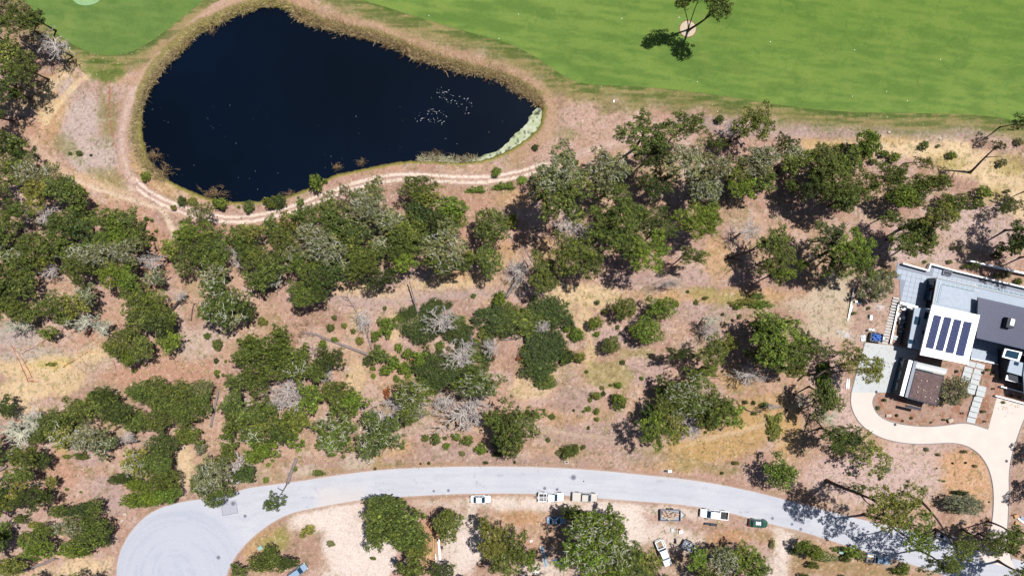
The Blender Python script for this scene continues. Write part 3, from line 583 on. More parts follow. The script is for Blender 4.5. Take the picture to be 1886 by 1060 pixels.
# ---------------------------------------------------------------- vegetation prototypes
def rand_dirs(n, r, up=.0):
    a = r.normal(size=(n, 3)); a[:, 2] += up; a /= np.linalg.norm(a, axis=1)[:, None]+1e-9; return a
def leaf_quads(cent, nrm, sz, asp, r):
    n = len(cent); t = np.cross(nrm, r.normal(size=(n, 3))); t /= np.linalg.norm(t, axis=1)[:, None]+1e-9; bt = np.cross(nrm, t)
    a = (sz*r.uniform(.7, 1.3, n))[:, None]; b_ = a*asp
    v = np.stack([cent+t*a, cent+bt*b_, cent-t*a, cent-bt*b_], 1).reshape(-1, 3)
    return v, np.arange(n*4).reshape(-1, 4)
def crown_mesh(name, R, seed, lobes, lr, thick, dens, leaf=.13, gap=.0, elong=1.0, sep=1.0, tuft=.27, asp=.5, mtl='leaf', per=11, stray=6, low=.5, drop=1.15, rag=1.0):
    r = np.random.default_rng(seed); cs, ns, vs_ = [], [], []
    ph = r.uniform(0, 6.28, 5); am = r.uniform(.06, .21, 5)*rag
    L = []; tries = 0
    while len(L) < lobes+stray and tries < 9000:
        tries += 1; a = r.uniform(0, 2*np.pi); q = math.sqrt(r.uniform(0, 1)) if len(L) < lobes else r.uniform(.85, 1.08)
        lim = 1-lr/R*.6+sum(am[k]*math.sin((k+2)*a+ph[k]) for k in range(5))
        if gap and len(L) < lobes and fbm(np.array([q*math.cos(a)*3+9.0]), np.array([q*math.sin(a)*3+seed*1.7]), 1.0, 2, seed)[0] < gap: continue
        rr = lr*r.uniform(.6, 1.35)*(1.2-.4*q)*(1 if len(L) < lobes else .55); x = q*lim*R*math.cos(a); y = q*lim*R*math.sin(a)/elong
        if any((x-o[0])**2+(y-o[1])**2 < (sep*(.72*min(rr, o[3])+.34*max(rr, o[3])))**2 for o in L): continue
        z = thick*(math.sqrt(max(0, 1-(min(q, 1)*.93)**2))-.5)+r.uniform(-.26, .2)*thick
        L.append((x, y, z, rr))
    # a lower, denser tier closes the gaps between the upper clumps
    for _ in range(int(lobes*low)):
        a = r.uniform(0, 2*np.pi); q = math.sqrt(r.uniform(0, 1)); lim = .86-lr/R*.6+sum(am[k]*math.sin((k+2)*a+ph[k]) for k in range(5))
        if gap and fbm(np.array([q*math.cos(a)*3+9.0]), np.array([q*math.sin(a)*3+seed*1.7]), 1.0, 2, seed)[0] < gap: continue
        L.append((q*lim*R*math.cos(a), q*lim*R*math.sin(a)/elong, thick*(math.sqrt(max(0, 1-(q*.93)**2))-.5)-drop*r.uniform(.7, 1.3), lr*r.uniform(.8, 1.1)))
    for (x, y, z, rr) in L:
        nt = max(7, int(dens*rr*rr)); d = rand_dirs(nt, r, .5); d[:, 2] = np.where(d[:, 2] < -.35, -d[:, 2], d[:, 2])
        f = np.where(r.uniform(0, 1, nt) < .78, r.uniform(.72, 1.12, nt), r.uniform(.2, .7, nt))
        wob = 1+.28*np.sin(d[:, 0]*4+x*3)*np.sin(d[:, 1]*4+y*3)
        tc_ = np.stack([x+d[:, 0]*rr*f*wob, y+d[:, 1]*rr*f*wob, z+d[:, 2]*rr*.7*f*wob], 1); tone = r.uniform(.78, 1.25)
        tv = (.58+1.05*r.uniform(0, 1, (nt, 1))**1.6)*tone; tr_ = r.uniform(0, 1, (nt, 1)); ty = np.where(tr_ < .26, 1.0, 0.0)*np.array([.85, .66, .2])+np.where(tr_ > .965, 1.0, 0.0)*np.array([1.5, 1.0, 2.0])+1; ts = r.uniform(.6, 1.35, (nt, 1))*tuft  # some tufts tinted bright yellow as painted highlights; few pale ones are lichen
        for k in range(per):
            o = rand_dirs(nt, r, .35); off = o*ts*r.uniform(.35, 1, (nt, 1)); off[:, 2] *= .7; cs.append(tc_+off)
            nn = o*.9+d*.5+r.normal(size=(nt, 3))*.4+np.array([0, 0, .15]); nn /= np.linalg.norm(nn, axis=1)[:, None]; ns.append(nn); vs_.append(np.ones((nt, 3))*tv*ty*r.uniform(.85, 1.15, (nt, 1)))
    c = np.concatenate(cs); n = np.concatenate(ns); vv = np.concatenate(vs_)
    V_, F = leaf_quads(c, n, np.full(len(c), leaf), asp, r)
    me = np_mesh(name, V_, F, M[mtl], False, np.repeat(vv, 4, 0)); me['R'] = R
    return me, L
PR = {}
def protos(kind, specs):
    PR[kind] = [crown_mesh(kind+'_crown', *s[:1], s[1], **s[2]) for s in specs]
protos('pineB', [(5.0, 100+i, dict(lobes=60, lr=.86, thick=3.2, dens=34, gap=.18, sep=1.04, stray=13)) for i in range(7)])
protos('pineS', [(2.9, 130+i, dict(lobes=28, lr=.74, thick=2.2, dens=38, gap=.08, tuft=.24, stray=8, sep=1.0, drop=.9)) for i in range(8)])
protos('cypress', [(3.8, 160+i, dict(lobes=56, lr=.72, thick=2.2, dens=42, elong=1.1, sep=.9, tuft=.2, leaf=.115, drop=.8, rag=.5)) for i in range(6)])
protos('sparse', [(4.4, 190+i, dict(lobes=56, lr=.7, thick=2.2, dens=40, gap=.3, tuft=.2, leaf=.12, sep=.95, low=.3)) for i in range(5)])
protos('bush', [(1.5, 220+i, dict(lobes=22, lr=.42, thick=1.1, dens=90, leaf=.085, tuft=.13, sep=.7, stray=3, drop=.35, low=.7, rag=.4)) for i in range(5)])
protos('thicket', [(2.8, 250+i, dict(lobes=70, lr=.48, thick=1.3, dens=62, leaf=.1, asp=.32, tuft=.16, sep=.75, stray=6, drop=.45, low=.8, rag=.7)) for i in range(5)])
protos('olive', [(3.3, 280+i, dict(lobes=60, lr=.6, thick=2.4, dens=54, leaf=.14, asp=.2, tuft=.2, sep=.76, stray=6, drop=.7, rag=.4)) for i in range(3)])
protos('clump', [(1.2, 310+i, dict(lobes=14, lr=.45, thick=.3, dens=90, leaf=.10, asp=.3, tuft=.12, stray=0, sep=.5, low=.1, drop=.1)) for i in range(3)])

def twig_mesh(name, seed, R, n, rad, mtl, zf, flecks=0, twist=.5, up=.15, sides=3, sub=3):
    """curving, forking twigs spread through a flat dome of radius R"""
    r = random.Random(seed); m = MB()
    def path(p, a, el, L, r0, depth):
        pts = [p]; k = 5
        for i in range(k):
            a += r.uniform(-twist, twist); el += r.uniform(-.25, .25)
            q = pts[-1]; s = L/k; q = (q[0]+math.cos(a)*math.cos(el)*s, q[1]+math.sin(a)*math.cos(el)*s, q[2]+math.sin(el)*s); pts.append(q)
        m.tube(pts, [r0*(1-.75*i/k) for i in range(k+1)], sides, False)
        if depth > 0:
            for _ in range(sub):
                i = r.randint(1, k); path(pts[i], a+r.choice((-1, 1))*r.uniform(.4, 1.3), el+r.uniform(-.2, .4), L*r.uniform(.35, .6), r0*.6, depth-1)
    for i in range(n):
        if zf == 'radial': path((0, 0, r.uniform(-.6, 0)), 2*math.pi*i/n+r.uniform(-.4, .4), r.uniform(-.05, .5), R*r.uniform(.6, 1.0), rad*r.uniform(.8, 1.3), 2)
        else:
            a = r.uniform(0, 6.28); q = math.sqrt(r.random())*R*.85; z = zf*(math.sqrt(max(0, 1-(q/R)**2))-.42)+r.uniform(-.1, .35)
            path((q*math.cos(a), q*math.sin(a), z), r.uniform(0, 6.28), r.uniform(-.1, .4), r.uniform(.5, 1.5), rad, 1)
    me = m.mesh(name, M[mtl]); me['R'] = R; return me
PR['lichenB'] = [twig_mesh('lichen_branch', 400+i, 5.0, 60, .06, 'lichen', 2.6, sub=3) for i in range(3)]
PR['lichenS'] = [twig_mesh('lichen_branch', 410+i, 2.9, 22, .055, 'lichen', 2.0, sub=3) for i in range(3)]
PR['dead'] = [twig_mesh('bare_branch', 420+i, 3.2, 20, .10, 'deadwood', 'radial', twist=.5, sides=4, sub=5) for i in range(5)]
PR['deadl'] = [twig_mesh('bare_branch', 440+i, 3.2, 20, .13, 'lichen', 'radial', twist=.6, sides=4, sub=5) for i in range(3)]
PR['brush'] = [twig_mesh('dry_branch', 430+i, 2.6, 18, .05, 'brownwood', 'radial', twist=.25, sides=3, sub=4) for i in range(2)]

TONE = {'d': ((64, 79, 36), 'dark green'), 'm': ((87, 101, 45), 'mid green'), 'b': ((96, 116, 42), 'bright green'),
        'y': ((110, 116, 52), 'yellow green'), 'g': ((112, 117, 78), 'grey green'), 'o': ((124, 130, 102), 'silvery green')}
LG = 1.58
def tint(t, r):
    c = lin(TONE[t][0])/LG; k = r.uniform(.88, 1.14); return (c[0]*k*r.uniform(.92, 1.1), c[1]*k, c[2]*k*r.uniform(.9, 1.15), 1)
# registry for labels
REG = []
ANCH = [(60,60,'by the apron corner'),(40,170,'left of the dry meadow'),(30,290,'below the dry meadow'),(120,370,'along the dirt clearing edge'),(60,440,'in the west grove'),
 (190,450,'facing the path fork'),(60,530,'in the west grove middle'),(200,530,'above the orange netting'),(30,590,'at the pale litter'),(280,580,'beside the leaning west trunks'),(230,650,'over the orange netting corner'),
 (370,400,'at the track bend'),(330,460,'south of the track bend'),(470,480,'in the grove south of the pond'),(400,560,'above the reddish clearing'),(560,400,'by the yellow crown'),(610,500,'in the central grove'),
 (570,550,'above the tangled dead pile'),(680,370,'at the track below the pond'),(720,440,'north of the lichen crown'),(800,390,'beside the two grass clumps'),(820,470,'above the tall leaning log'),(905,440,'in the open gap alone'),
 (1030,340,'at the end of the rutted track'),(1120,330,'east of the rutted track'),(1190,250,'near the fairway rough'),(1270,260,'below the fairway tree'),(1060,470,'above the juniper thicket'),(1150,430,'in the middle of the east grove'),(1200,480,'at the east grove foot'),
 (1290,400,'beside the slanting dark trunks'),(1360,240,'on the rough edge'),(1350,320,'in the north east grove'),(1430,290,'behind the windswept crown'),(1510,330,'under the golden slope'),(1590,290,'on the golden slope'),(1660,340,'right of the golden slope'),
 (1700,420,'north of the house terrace'),(1740,350,'among the slope trees'),(1850,330,'at the right edge slope'),(1880,440,'beyond the house wall'),(1430,480,'beside the long bare trunk'),(1560,460,'left of the house terrace'),
 (700,610,'beside the dry straw strip'),(780,600,'in the thicket west part'),(830,640,'around the dead snag'),(950,590,'in the long thicket'),(1000,660,'below the long thicket'),(1060,620,'beside the cream grass'),(1120,610,'between thicket and young oaks'),(1200,590,'beside the short pale log'),
 (490,660,'below the fallen grey trunk'),(600,670,'beside the curved grey log'),(440,760,'left of the white snag'),(520,790,'under the white snag'),(600,730,'right of the white snag'),(620,800,'above the pale side drive'),(700,800,'beside the blue marker post'),(780,740,'between the two snags'),(890,700,'above the bank saplings'),
 (940,790,'alone on the road bank'),(830,810,'on the dry bank'),(1100,740,'on the grey grass slope'),(1230,780,'over the big round shadow'),(1270,720,'above the golden bank'),(1340,750,'at the golden bank top'),(1320,640,'east of the young oaks'),(1430,630,'in the broad bright clump'),(1400,700,'below the broad bright clump'),
 (1530,650,'beside the white steps'),(1600,670,'overhanging the concrete court'),(1520,740,'left of the driveway bend'),(1550,800,'below the driveway bend'),(1610,840,'on the pink garden soil'),(1437,870,'alone above the road'),
 (30,770,'at the left edge'),(60,850,'left of the mauve clearing'),(60,910,'below the grey logs'),(130,780,'in the long dense belt'),(230,750,'middle of the dense belt'),(330,740,'right end of the dense belt'),(180,820,'above the mauve clearing'),(290,830,'below the dense belt'),(270,900,'beside the turning bulb'),(370,830,'in the gap before the road'),
 (130,940,'above the lower left logs'),(180,1000,'left of the turning bulb'),(60,1000,'in the lower left corner'),(400,890,'at the road and bulb mouth'),(460,870,'beside the spiky snag'),(490,1040,'in the bulb garden'),(720,970,'below the road west'),(825,965,'beside the white pipe'),(780,1045,'at the bottom by the lumber'),(910,1010,'below the white sedan'),(960,1010,'right of the orange netting'),
 (1090,1000,'below the parked pickups'),(1190,1035,'over the flatbed truck'),(1290,1030,'beside the dark open trailer'),(1360,1030,'below the white pickup'),(1490,1010,'beside the pale lane'),(1560,1015,'near the pale green box'),(1640,930,'over the tree shadow on the road'),(1690,970,'above the blue white pickup'),(1760,1030,'over the silver car'),(1800,990,'at the driveway mouth'),(1850,1000,'right of the driveway mouth'),(1880,850,'right of the driveway')]
def reg(o, u, v, size, tone, word, grp, cat): REG.append((o, u, v, size, tone, word, grp, cat))
def trunk_parts(root, bx, by, cx, cy, hc, Rm, rt, mtl, rr, limbs=5, bend=.8):
    """root at ground (bx,by); crown centre at (cx,cy,hc) ; builds a tapered, bent trunk and forking limbs"""
    dx, dy = cx-bx, cy-by; m = MB(); n = 7; pts = []; wx, wy = rr.uniform(-1, 1)*bend, rr.uniform(-1, 1)*bend
    for i in range(n+1):
        t = i/n; s = t**1.25; w = math.sin(t*math.pi)
        pts.append((dx*s+wx*w*.5, dy*s+wy*w*.5, -.25+t*(hc-.1)))
    m.tube(pts, [rt*(1.35 if i == 0 else 1.0)*(1-.62*i/n) for i in range(n+1)], 7)
    tr = m.build('trunk', M[mtl], root, True)
    lm = MB()
    for k in range(limbs):
        i = rr.randint(n//2+1, n); p = pts[i]; a = 6.283*(k+rr.random()*.6)/limbs; L = Rm*rr.uniform(.5, .85); q = [p]
        for j in range(1, 4): q.append((p[0]+math.cos(a)*L*j/3+rr.uniform(-.2, .2), p[1]+math.sin(a)*L*j/3+rr.uniform(-.2, .2), p[2]+(hc+.5-p[2])*(j/3)**.8*.9+rr.uniform(-.15, .15))); a += rr.uniform(-.35, .35)
        r0 = rt*.42; lm.tube(q, [r0, r0*.7, r0*.45, r0*.2], 5)
    lm.build('limb', M[mtl], root, True)
    return tr
def tree(u, v, rx, ry, kind='P', tone='m', h=None, base=None, rot=None, rt=None, bark='bark', word=None):
    """(u,v) where the crown is seen, base optionally where the trunk meets the ground (plan pixels)"""
    rr = random.Random(int(u*31+v*17)); R = max(rx, ry)
    if h is None:
        h = {'P': 10.5 if R > 32 else (8.6 if R > 21 else 6.2), 'L': 10 if R > 26 else 7.5, 'C': 7.5 if R > 24 else 5.6, 'S': 11, 'O': 4.2, 'E': 9, 'K': 14}[kind]*rr.uniform(.9, 1.1)
    if kind in 'PL' and 970 < u < 1780 and 220 < v < 540 and not base: h *= 1.38
    rm = R/PXM*(1-h/CAMH)
    hc = h-rm*.22
    cx, cy = P(u, v, hc)
    if base: bx, by = P(*base)
    else: g = P(u, v, hc*.68); bx, by = g[0]+rr.uniform(-.35, .35)*rm*.6, g[1]+rr.uniform(-.35, .35)*rm*.6
    word = word or {'P': 'pine', 'L': 'lichen laced pine', 'C': 'cypress', 'S': 'open crowned pine', 'O': 'olive tree', 'E': 'pine', 'K': 'pine'}[kind]
    root = empty({'P': 'pine_tree', 'L': 'pine_tree', 'C': 'cypress_tree', 'S': 'pine_tree', 'O': 'olive_tree', 'E': 'pine_tree', 'K': 'pine_tree'}[kind], (bx, by, 0))
    trunk_parts(root, bx, by, cx, cy, hc, rm, rt or max(.11, .019*h), bark, rr, 6 if R > 20 else 4)
    key = {'P': 'pineB' if R > 27 else 'pineS', 'L': 'pineB' if R > 27 else 'pineS', 'C': 'cypress' if R > 14 else 'pineS', 'S': 'sparse', 'O': 'olive', 'E': 'pineB', 'K': 'cypress'}[kind]
    me, _ = PR[key][rr.randrange(len(PR[key]))]; s = rm/me['R']*1.06
    if rot is None:
        if abs(rx-ry) > 3: rot = (0 if rx > ry else math.pi/2)+rr.choice((0, math.pi)); 
        else: rot = rr.uniform(0, 6.28)
    else: rot = -math.radians(rot)
    def place(name, me, par, sz=1.0, tn=True):
        o = bpy.data.objects.new(name, me); link(o, par)
        o.location = (cx-bx, cy-by, hc); o.rotation_euler = (0, 0, rot); q = min(rx, ry)/R
        o.scale = (s, s*q, max(.75, s)*sz*rr.uniform(.9, 1.15))
        if tn: o.color = tint(tone, rr)
        return o
    s *= 1.05; cr = place('crown', me, root)
    if kind == 'L' or (tone == 'g' and kind == 'P' and rr.random() < .6):
        lm = PR['lichenB' if me['R'] > 4 else 'lichenS']; l_ = place('lichen_branch', lm[rr.randrange(len(lm))], root, 1, False); l_.location.z += .45; l_['kind'] = 'stuff'
    size = 'large' if R > 31 else ('mid sized' if R > 19 else 'small')
    reg(root, u, v, size, TONE[tone][1], word, {'pine_tree': 'pines of the coastal wood', 'cypress_tree': 'cypresses of the coastal wood', 'olive_tree': 'olive trees of the garden'}[root.name.split('.')[0]], 'tree')
    return root
def shrub(u, v, rx, ry, kind='B', tone='b', h=None):
    rr = random.Random(int(u*13+v*7)); R = max(rx, ry); rm = R/PXM; h = h or {'B': min(4.5, rm*1.5), 'J': min(3.4, rm*.95), 'G': .35}[kind]; hc = h*.62
    cx, cy = P(u, v, hc); root = empty({'B': 'shrub', 'J': 'juniper_thicket', 'G': 'grass_clump'}[kind], (cx, cy, 0))
    key = {'B': 'bush' if R < 17 else 'pineS', 'J': 'thicket' if R > 9 else 'bush', 'G': 'clump'}[kind]; me, L_ = PR[key][rr.randrange(len(PR[key]))]
    o = bpy.data.objects.new('foliage', me); link(o, root); s = rm/me['R']*(1.22 if kind == 'J' else 1.1); o.location = (0, 0, hc); q = min(rx, ry)/R
    o.rotation_euler = (0, 0, (0 if rx >= ry else math.pi/2)+(rr.uniform(0, 6.28) if q > .85 else rr.choice((0, math.pi))))
    o.scale = (s, s*q, max(.35, s)*(.9 if kind != 'G' else 1)*min(1.6, max(.6, h/(rm*1.3+.01)))); o.color = tint(tone, rr)
    if R > 7:
        m = MB()
        for k in range(4):
            a = k*1.6+rr.random(); m.tube([(0, 0, -.1), (math.cos(a)*rm*.2, math.sin(a)*rm*.2, hc*.5), (math.cos(a)*rm*.5, math.sin(a)*rm*.5, hc*1.05)], [.06, .045, .02], 4)
        if kind != 'G': m.build('stem', M['bark'], root)
    size = 'broad' if R > 19 else ('mid sized' if R > 9 else 'tiny')
    reg(root, u, v, size, TONE[tone][1], {'B': 'rounded shrub', 'J': 'dense juniper thicket', 'G': 'flat grass clump'}[kind], {'B': 'shrubs dotted on the dry ground', 'J': 'juniper thickets', 'G': 'grass clumps by the rutted track'}[kind], {'B': 'shrub', 'J': 'thicket', 'G': 'grass'}[kind])
    return root
def snag(u, v, rx, ry, kind='dead', h=5.0, tilt=0, base=None, label=None):
    rr = random.Random(int(u*11+v*3)); R = max(rx, ry); rm = R/PXM*(1-h/CAMH); cx, cy = P(u, v, h)
    bx, by = P(*base) if base else (cx+rr.uniform(-.4, .4), cy+rr.uniform(-.4, .4))
    root = empty({'dead': 'dead_tree', 'deadl': 'dead_tree', 'brush': 'dead_brush'}[kind], (bx, by, -.4 if kind == 'brush' else 0))
    if kind != 'brush': 
        m = MB(); m.tube([(0, 0, -.2), ((cx-bx)*.4+.15, (cy-by)*.4, h*.5), (cx-bx, cy-by, h-.1)], [.26, .19, .1], 7); m.build('trunk', M['bark_grey'], root, True)
    me = PR[kind][rr.randrange(len(PR[kind]))]; o = bpy.data.objects.new('bare_branch' if kind != 'brush' else 'dry_branch', me); link(o, root)
    s = rm/me['R']*1.12; q = min(rx, ry)/R; o.location = (cx-bx, cy-by, h-.1); o.rotation_euler = (0, 0, (0 if rx >= ry else math.pi/2)); o.scale = (s, s*q, s)
    reg(root, u, v, 'large' if R > 22 else 'small', {'dead': 'bleached grey', 'deadl': 'pale lichened', 'brush': 'straw coloured'}[kind], {'dead': 'dead leafless tree', 'deadl': 'dead leafless tree', 'brush': 'dead brush fan'}[kind], 'dead trees', 'dead tree' if kind != 'brush' else 'dead brush')
    return root
def log(pts, r0, r1, label, twigs=4, mtl='bark_grey', z=.25, z1=None, tl=1.2, name='fallen_log'):
    pts = smooth_line(pts, 1) if len(pts) > 2 else [pts[0], ((pts[0][0]+pts[1][0])/2+1, (pts[0][1]+pts[1][1])/2+1), pts[1]]
    b0 = P(*pts[0]); root = empty(name, (b0[0], b0[1], 0)); w = []; n = len(pts); rr = random.Random(int(pts[0][0]))
    for i, p in enumerate(pts):
        q = P(*p); w.append((q[0]-b0[0], q[1]-b0[1], z+(0 if z1 is None else (z1-z)*i/(n-1))))
    MB().tube(w, [r0+(r1-r0)*i/(n-1) for i in range(n)], 8).build('trunk', M[mtl], root, True)
    for k in range(twigs):
        i = rr.randint(n//2, n-1); a = math.atan2(w[-1][1]-w[0][1], w[-1][0]-w[0][0])+rr.choice((-1, 1))*rr.uniform(.4, 1.4); p = w[i]; q = [p]; L = tl*rr.uniform(.6, 1.5)
        for j in range(1, 4): q.append((q[-1][0]+math.cos(a)*L/3, q[-1][1]+math.sin(a)*L/3, q[-1][2]+.12)); a += rr.uniform(-.5, .5)
        MB().tube(q, [r1*.7+.02, r1*.5+.015, .03, .015], 5).build('branch', M[mtl], root, True)
    tag(root, label, 'log', 'fallen trunks and logs'); return root

# ---------------------------------------------------------------- planting list: "x y rx ry tone [h]"
def plant(kind, s):
    for it in s.split(';'):
        t = it.split()
        if not t: continue
        u, v, a, b = map(float, t[:4]); tone = t[4] if len(t) > 4 else 'm'; h = float(t[5]) if len(t) > 5 else None
        if kind in 'PLCSO': tree(u, v, a, b, kind, tone, h)
        else: shrub(u, v, a, b, kind, tone, h)
plant('P', '''30 40 30 22 m 14;62 35 19 16 d 12;12 98 22 24 y 12;42 126 28 24 m 12;12 160 18 20 d 12;30 172 12 11 b 8;14 266 26 22 m;46 286 20 13 d 8;15 310 24 22 m;54 318 28 20 g;96 320 18 15 g 8;
70 352 30 24 y;108 348 24 20 m;132 352 22 25 m;146 386 20 18 m;30 392 32 22 m;8 422 18 22 m;112 416 28 22 m;142 418 26 24 d;176 405 24 17 m;206 402 20 17 m;240 408 22 22 m;252 436 20 22 m;216 438 30 24 b;
182 452 26 22 m;100 452 26 22 m;60 456 30 24 m;78 482 18 13 y;20 492 26 28 m;142 496 28 22 m;206 500 28 22 b;234 512 22 22 b;286 510 18 15 g;42 524 26 20 m;12 528 15 24 d;22 566 30 24 m;57 576 16 14 m;96 562 28 22 m;
136 560 22 19 y;122 584 18 15 m;252 546 26 22 m;286 562 28 27 m;252 588 26 24 m;292 594 24 22 d;312 626 20 20 b;90 612 16 10 b 5;20 14 28 24 g 13;
345 430 24 16 b;372 432 32 24 m;400 452 30 28 m;354 472 32 28 m;318 457 17 19 y;392 476 26 22 m;446 440 28 22 m;462 428 22 17 y;497 416 19 16 m;532 408 19 15 y;562 394 22 20 m;606 386 30 26 m;622 412 26 26 m;522 444 28 22 m;
466 470 28 28 m;500 492 26 22 m;480 512 26 20 m;562 486 28 24 m;612 500 26 24 d;656 432 26 24 d;590 520 28 24 d;455 572 14 18 d 7;690 350 20 16 g;
770 345 32 23 m;786 366 22 15 y;776 392 24 24 d;756 420 24 22 m;742 432 26 22 m;650 442 26 24 m;668 475 28 22 m;736 458 28 20 m;762 446 20 20 m;746 482 22 16 b;668 492 28 20 m;702 512 30 17 d;780 430 20 18 m;866 476 13 15 b 6;
1040 362 46 38 m 15;1004 342 28 32 d 12;1046 296 17 15 m;1122 346 32 24 m;1186 246 46 34 m 14;1208 282 36 26 d;1266 232 34 22 m 10;1210 336 30 26 d;1150 390 36 30 m;1110 412 30 26 m;1140 436 36 28 m;1188 400 28 22 m;1216 426 30 26 d;1196 466 34 32 b;
1160 462 20 16 m;1052 466 38 30 m;1086 482 28 26 m;1002 506 25 30 m 8;1292 396 32 30 b;1290 416 30 22 b;1276 470 24 13 m 8;1362 320 28 24 m;1366 346 22 17 b;1400 332 26 22 m;1462 302 22 18 m;
1526 316 32 26 m;1502 346 28 24 d;1542 346 28 26 m;1556 368 26 18 m;1460 342 14 11 m 5;1566 300 26 20 m;1520 300 22 24 m;1550 306 20 15 m;1580 346 30 28 m;1560 357 20 19 m;1640 326 34 22 m;1700 420 26 24 m;1666 440 28 24 m;1692 452 26 15 m;
1640 402 19 13 m 6;1526 440 32 26 d;1572 458 36 30 b 13;1540 482 28 24 m;1584 490 26 19 m;1870 446 20 22 b;1736 398 28 22 y 12;1700 425 22 18 m;
1430 440 24 22 m;1436 476 28 28 m;1442 502 22 13 b;1475 488 11 9 b;
495 642 46 28 m 10;480 690 40 22 m 10;440 702 24 15 m;520 662 32 28 m;455 652 22 14 m;460 630 20 13 m 6;515 612 15 12 m 6;606 662 28 20 d 8;560 652 15 13 m 6;586 682 17 19 m 7;575 730 24 22 b;620 722 28 22 m;652 738 24 18 b;
15 752 16 18 d;45 842 24 17 m;75 846 16 15 d;35 872 24 18 m;96 886 10 9 y 5;30 912 24 20 y 9;8 905 16 24 d;60 918 30 22 d 10;80 912 14 13 m;370 822 12 9 g 4;
430 742 24 22 m;436 772 24 20 m;462 762 26 22 m;476 782 24 20 m;490 752 20 16 m;530 776 26 18 m;552 770 22 17 y;516 796 22 19 d;536 802 19 19 b;482 830 30 19 b;422 797 14 13 m 6;420 832 18 15 m 5;400 848 14 9 m 4;386 880 28 28 g 11;400 906 30 20 m 9;366 892 16 18 m;450 872 18 18 d;
916 772 24 18 m;950 786 38 38 m 11;936 806 30 26 d 9;986 764 19 9 m 7;1206 790 28 28 b 13;1242 790 22 22 y 12;1202 762 19 20 d;1222 746 22 16 m;1226 716 20 17 d;1310 742 24 24 m;1346 766 20 21 b 8;1330 752 24 18 m;1302 772 20 18 m;
1312 650 28 22 m 11;1342 632 15 13 y;1300 682 20 13 b;1252 652 22 11 d;1402 596 22 18 b;1432 622 46 38 b 14;1452 652 38 30 m 12;1402 650 28 20 d 9;1420 604 26 24 m;1476 644 20 34 d 10;1460 682 22 13 m;
1520 725 17 26 m 12;1536 737 17 19 m 11;1540 802 28 17 m 13;1562 806 26 19 d 13;
702 942 30 26 m;1190 1036 24 26 y;1286 1026 19 17 b 9;1332 1032 28 24 g;1366 1026 30 28 b;1392 1042 22 24 m;1300 1056 24 16 m;1058 946 22 16 d 8;1126 950 15 16 m 8;1160 1044 28 30 m 12;1120 1052 40 20 b 13;
905 998 24 28 y 11;945 1002 20 34 m 10;930 1036 24 26 m 10;976 1030 14 19 b 7;895 966 10 15 m 8;760 1046 26 22 m 9;816 1052 22 13 d 7;1738 1040 30 14 m 15;1850 1002 26 18 m 13;1868 985 18 12 m 13''')
plant('L', '''1088 970 42 28 b 14;1112 992 42 38 b 15;1078 1022 40 34 b 15;1140 1012 32 40 m 14;180 468 30 20 g;232 462 28 20 g;142 466 26 20 g;25 470 26 22 g;166 478 26 18 g;160 545 20 15 g;575 432 30 20 g;540 462 26 18 g;602 458 32 26 g 11;620 480 26 20 g;405 556 38 42 m 12;430 578 22 24 g;395 502 24 22 g;665 362 20 16 g;672 384 28 20 g;705 398 24 18 g;
680 380 28 20 g;725 412 26 20 g;700 452 22 18 g;820 456 42 32 g 12;822 482 38 22 m 11;1030 322 44 36 g 15;1120 312 38 30 g 12;1266 296 32 32 g 12;1290 332 26 26 g;1404 290 32 22 g;1392 304 30 24 g;1320 310 30 22 g;1300 346 30 26 g;1460 284 22 16 g;
760 728 36 30 m 10;760 758 28 15 g 9;880 706 44 26 m 11;552 682 24 18 m;620 786 38 32 m 10;614 814 28 19 b 9;700 802 40 35 m 10;466 802 24 19 m;120 802 26 24 y;160 806 28 24 g;192 816 22 20 g;250 852 22 22 y;1250 722 28 22 m;1282 706 28 22 m;1276 742 26 20 m;130 968 28 16 g 7;385 860 16 18 g;
655 412 26 22 g;1235 765 20 18 m;1510 752 13 20 g 9''')
plant('C', '''100 776 28 22 m;75 800 18 19 m;150 752 32 24 m;186 736 28 22 m;190 728 26 18 d;216 760 28 24 d;260 722 28 17 m;286 716 30 24 m;300 742 30 26 m;332 722 26 22 m;366 716 24 20 g;370 742 24 22 m;340 762 26 20 m;290 776 26 19 m;130 775 24 20 d;250 775 24 20 m;
300 822 26 28 d;290 852 28 22 m;346 800 24 20 m;225 880 24 11 d 6;256 892 24 13 b 6;300 882 30 20 m;250 920 26 15 b 6;310 906 24 20 b 6;280 916 26 16 b 6;176 932 13 13 m;110 940 18 13 m;150 940 24 18 d;175 966 26 19 m;160 990 32 20 m;140 1010 30 17 b;190 986 20 18 d;60 992 28 18 m;70 1012 28 19 b;8 985 14 24 b;20 1042 28 18 y;82 974 18 13 m;
215 640 24 17 m 7;230 616 20 14 m 7;260 640 24 22 m 8;236 660 15 14 b 7;566 546 28 20 m 9;552 530 22 16 m 8;830 382 32 21 b 9;836 402 24 20 b 8;816 406 26 26 d 9;905 416 32 34 m 9;902 482 28 26 m 9;
730 962 50 42 m 10;692 986 22 26 m 9;756 990 36 26 m 9;770 1012 22 17 y 8;712 930 36 20 m 9;825 966 26 31 m 9;1150 568 24 20 m 5.5;1218 566 26 22 b 5.5;1190 608 29 25 b 6;1126 634 16 17 m 4.5;1097 594 12 15 b 3.5;1437 870 30 29 b 7;1600 265 22 27 b 7;1590 280 18 16 d 5;310 590 16 18 b 7;
1480 290 24 17 b 8;1520 286 26 22 m 8;1660 360 30 22 b 8;1720 336 34 17 m 8;1690 346 22 18 m 7;1680 372 22 12 m 7;490 1036 32 17 m 6;500 1018 15 14 m 6;532 1036 20 10 d 6;440 1050 14 10 m 5;1500 1016 16 15 b 4;1478 1004 13 12 b 4''')
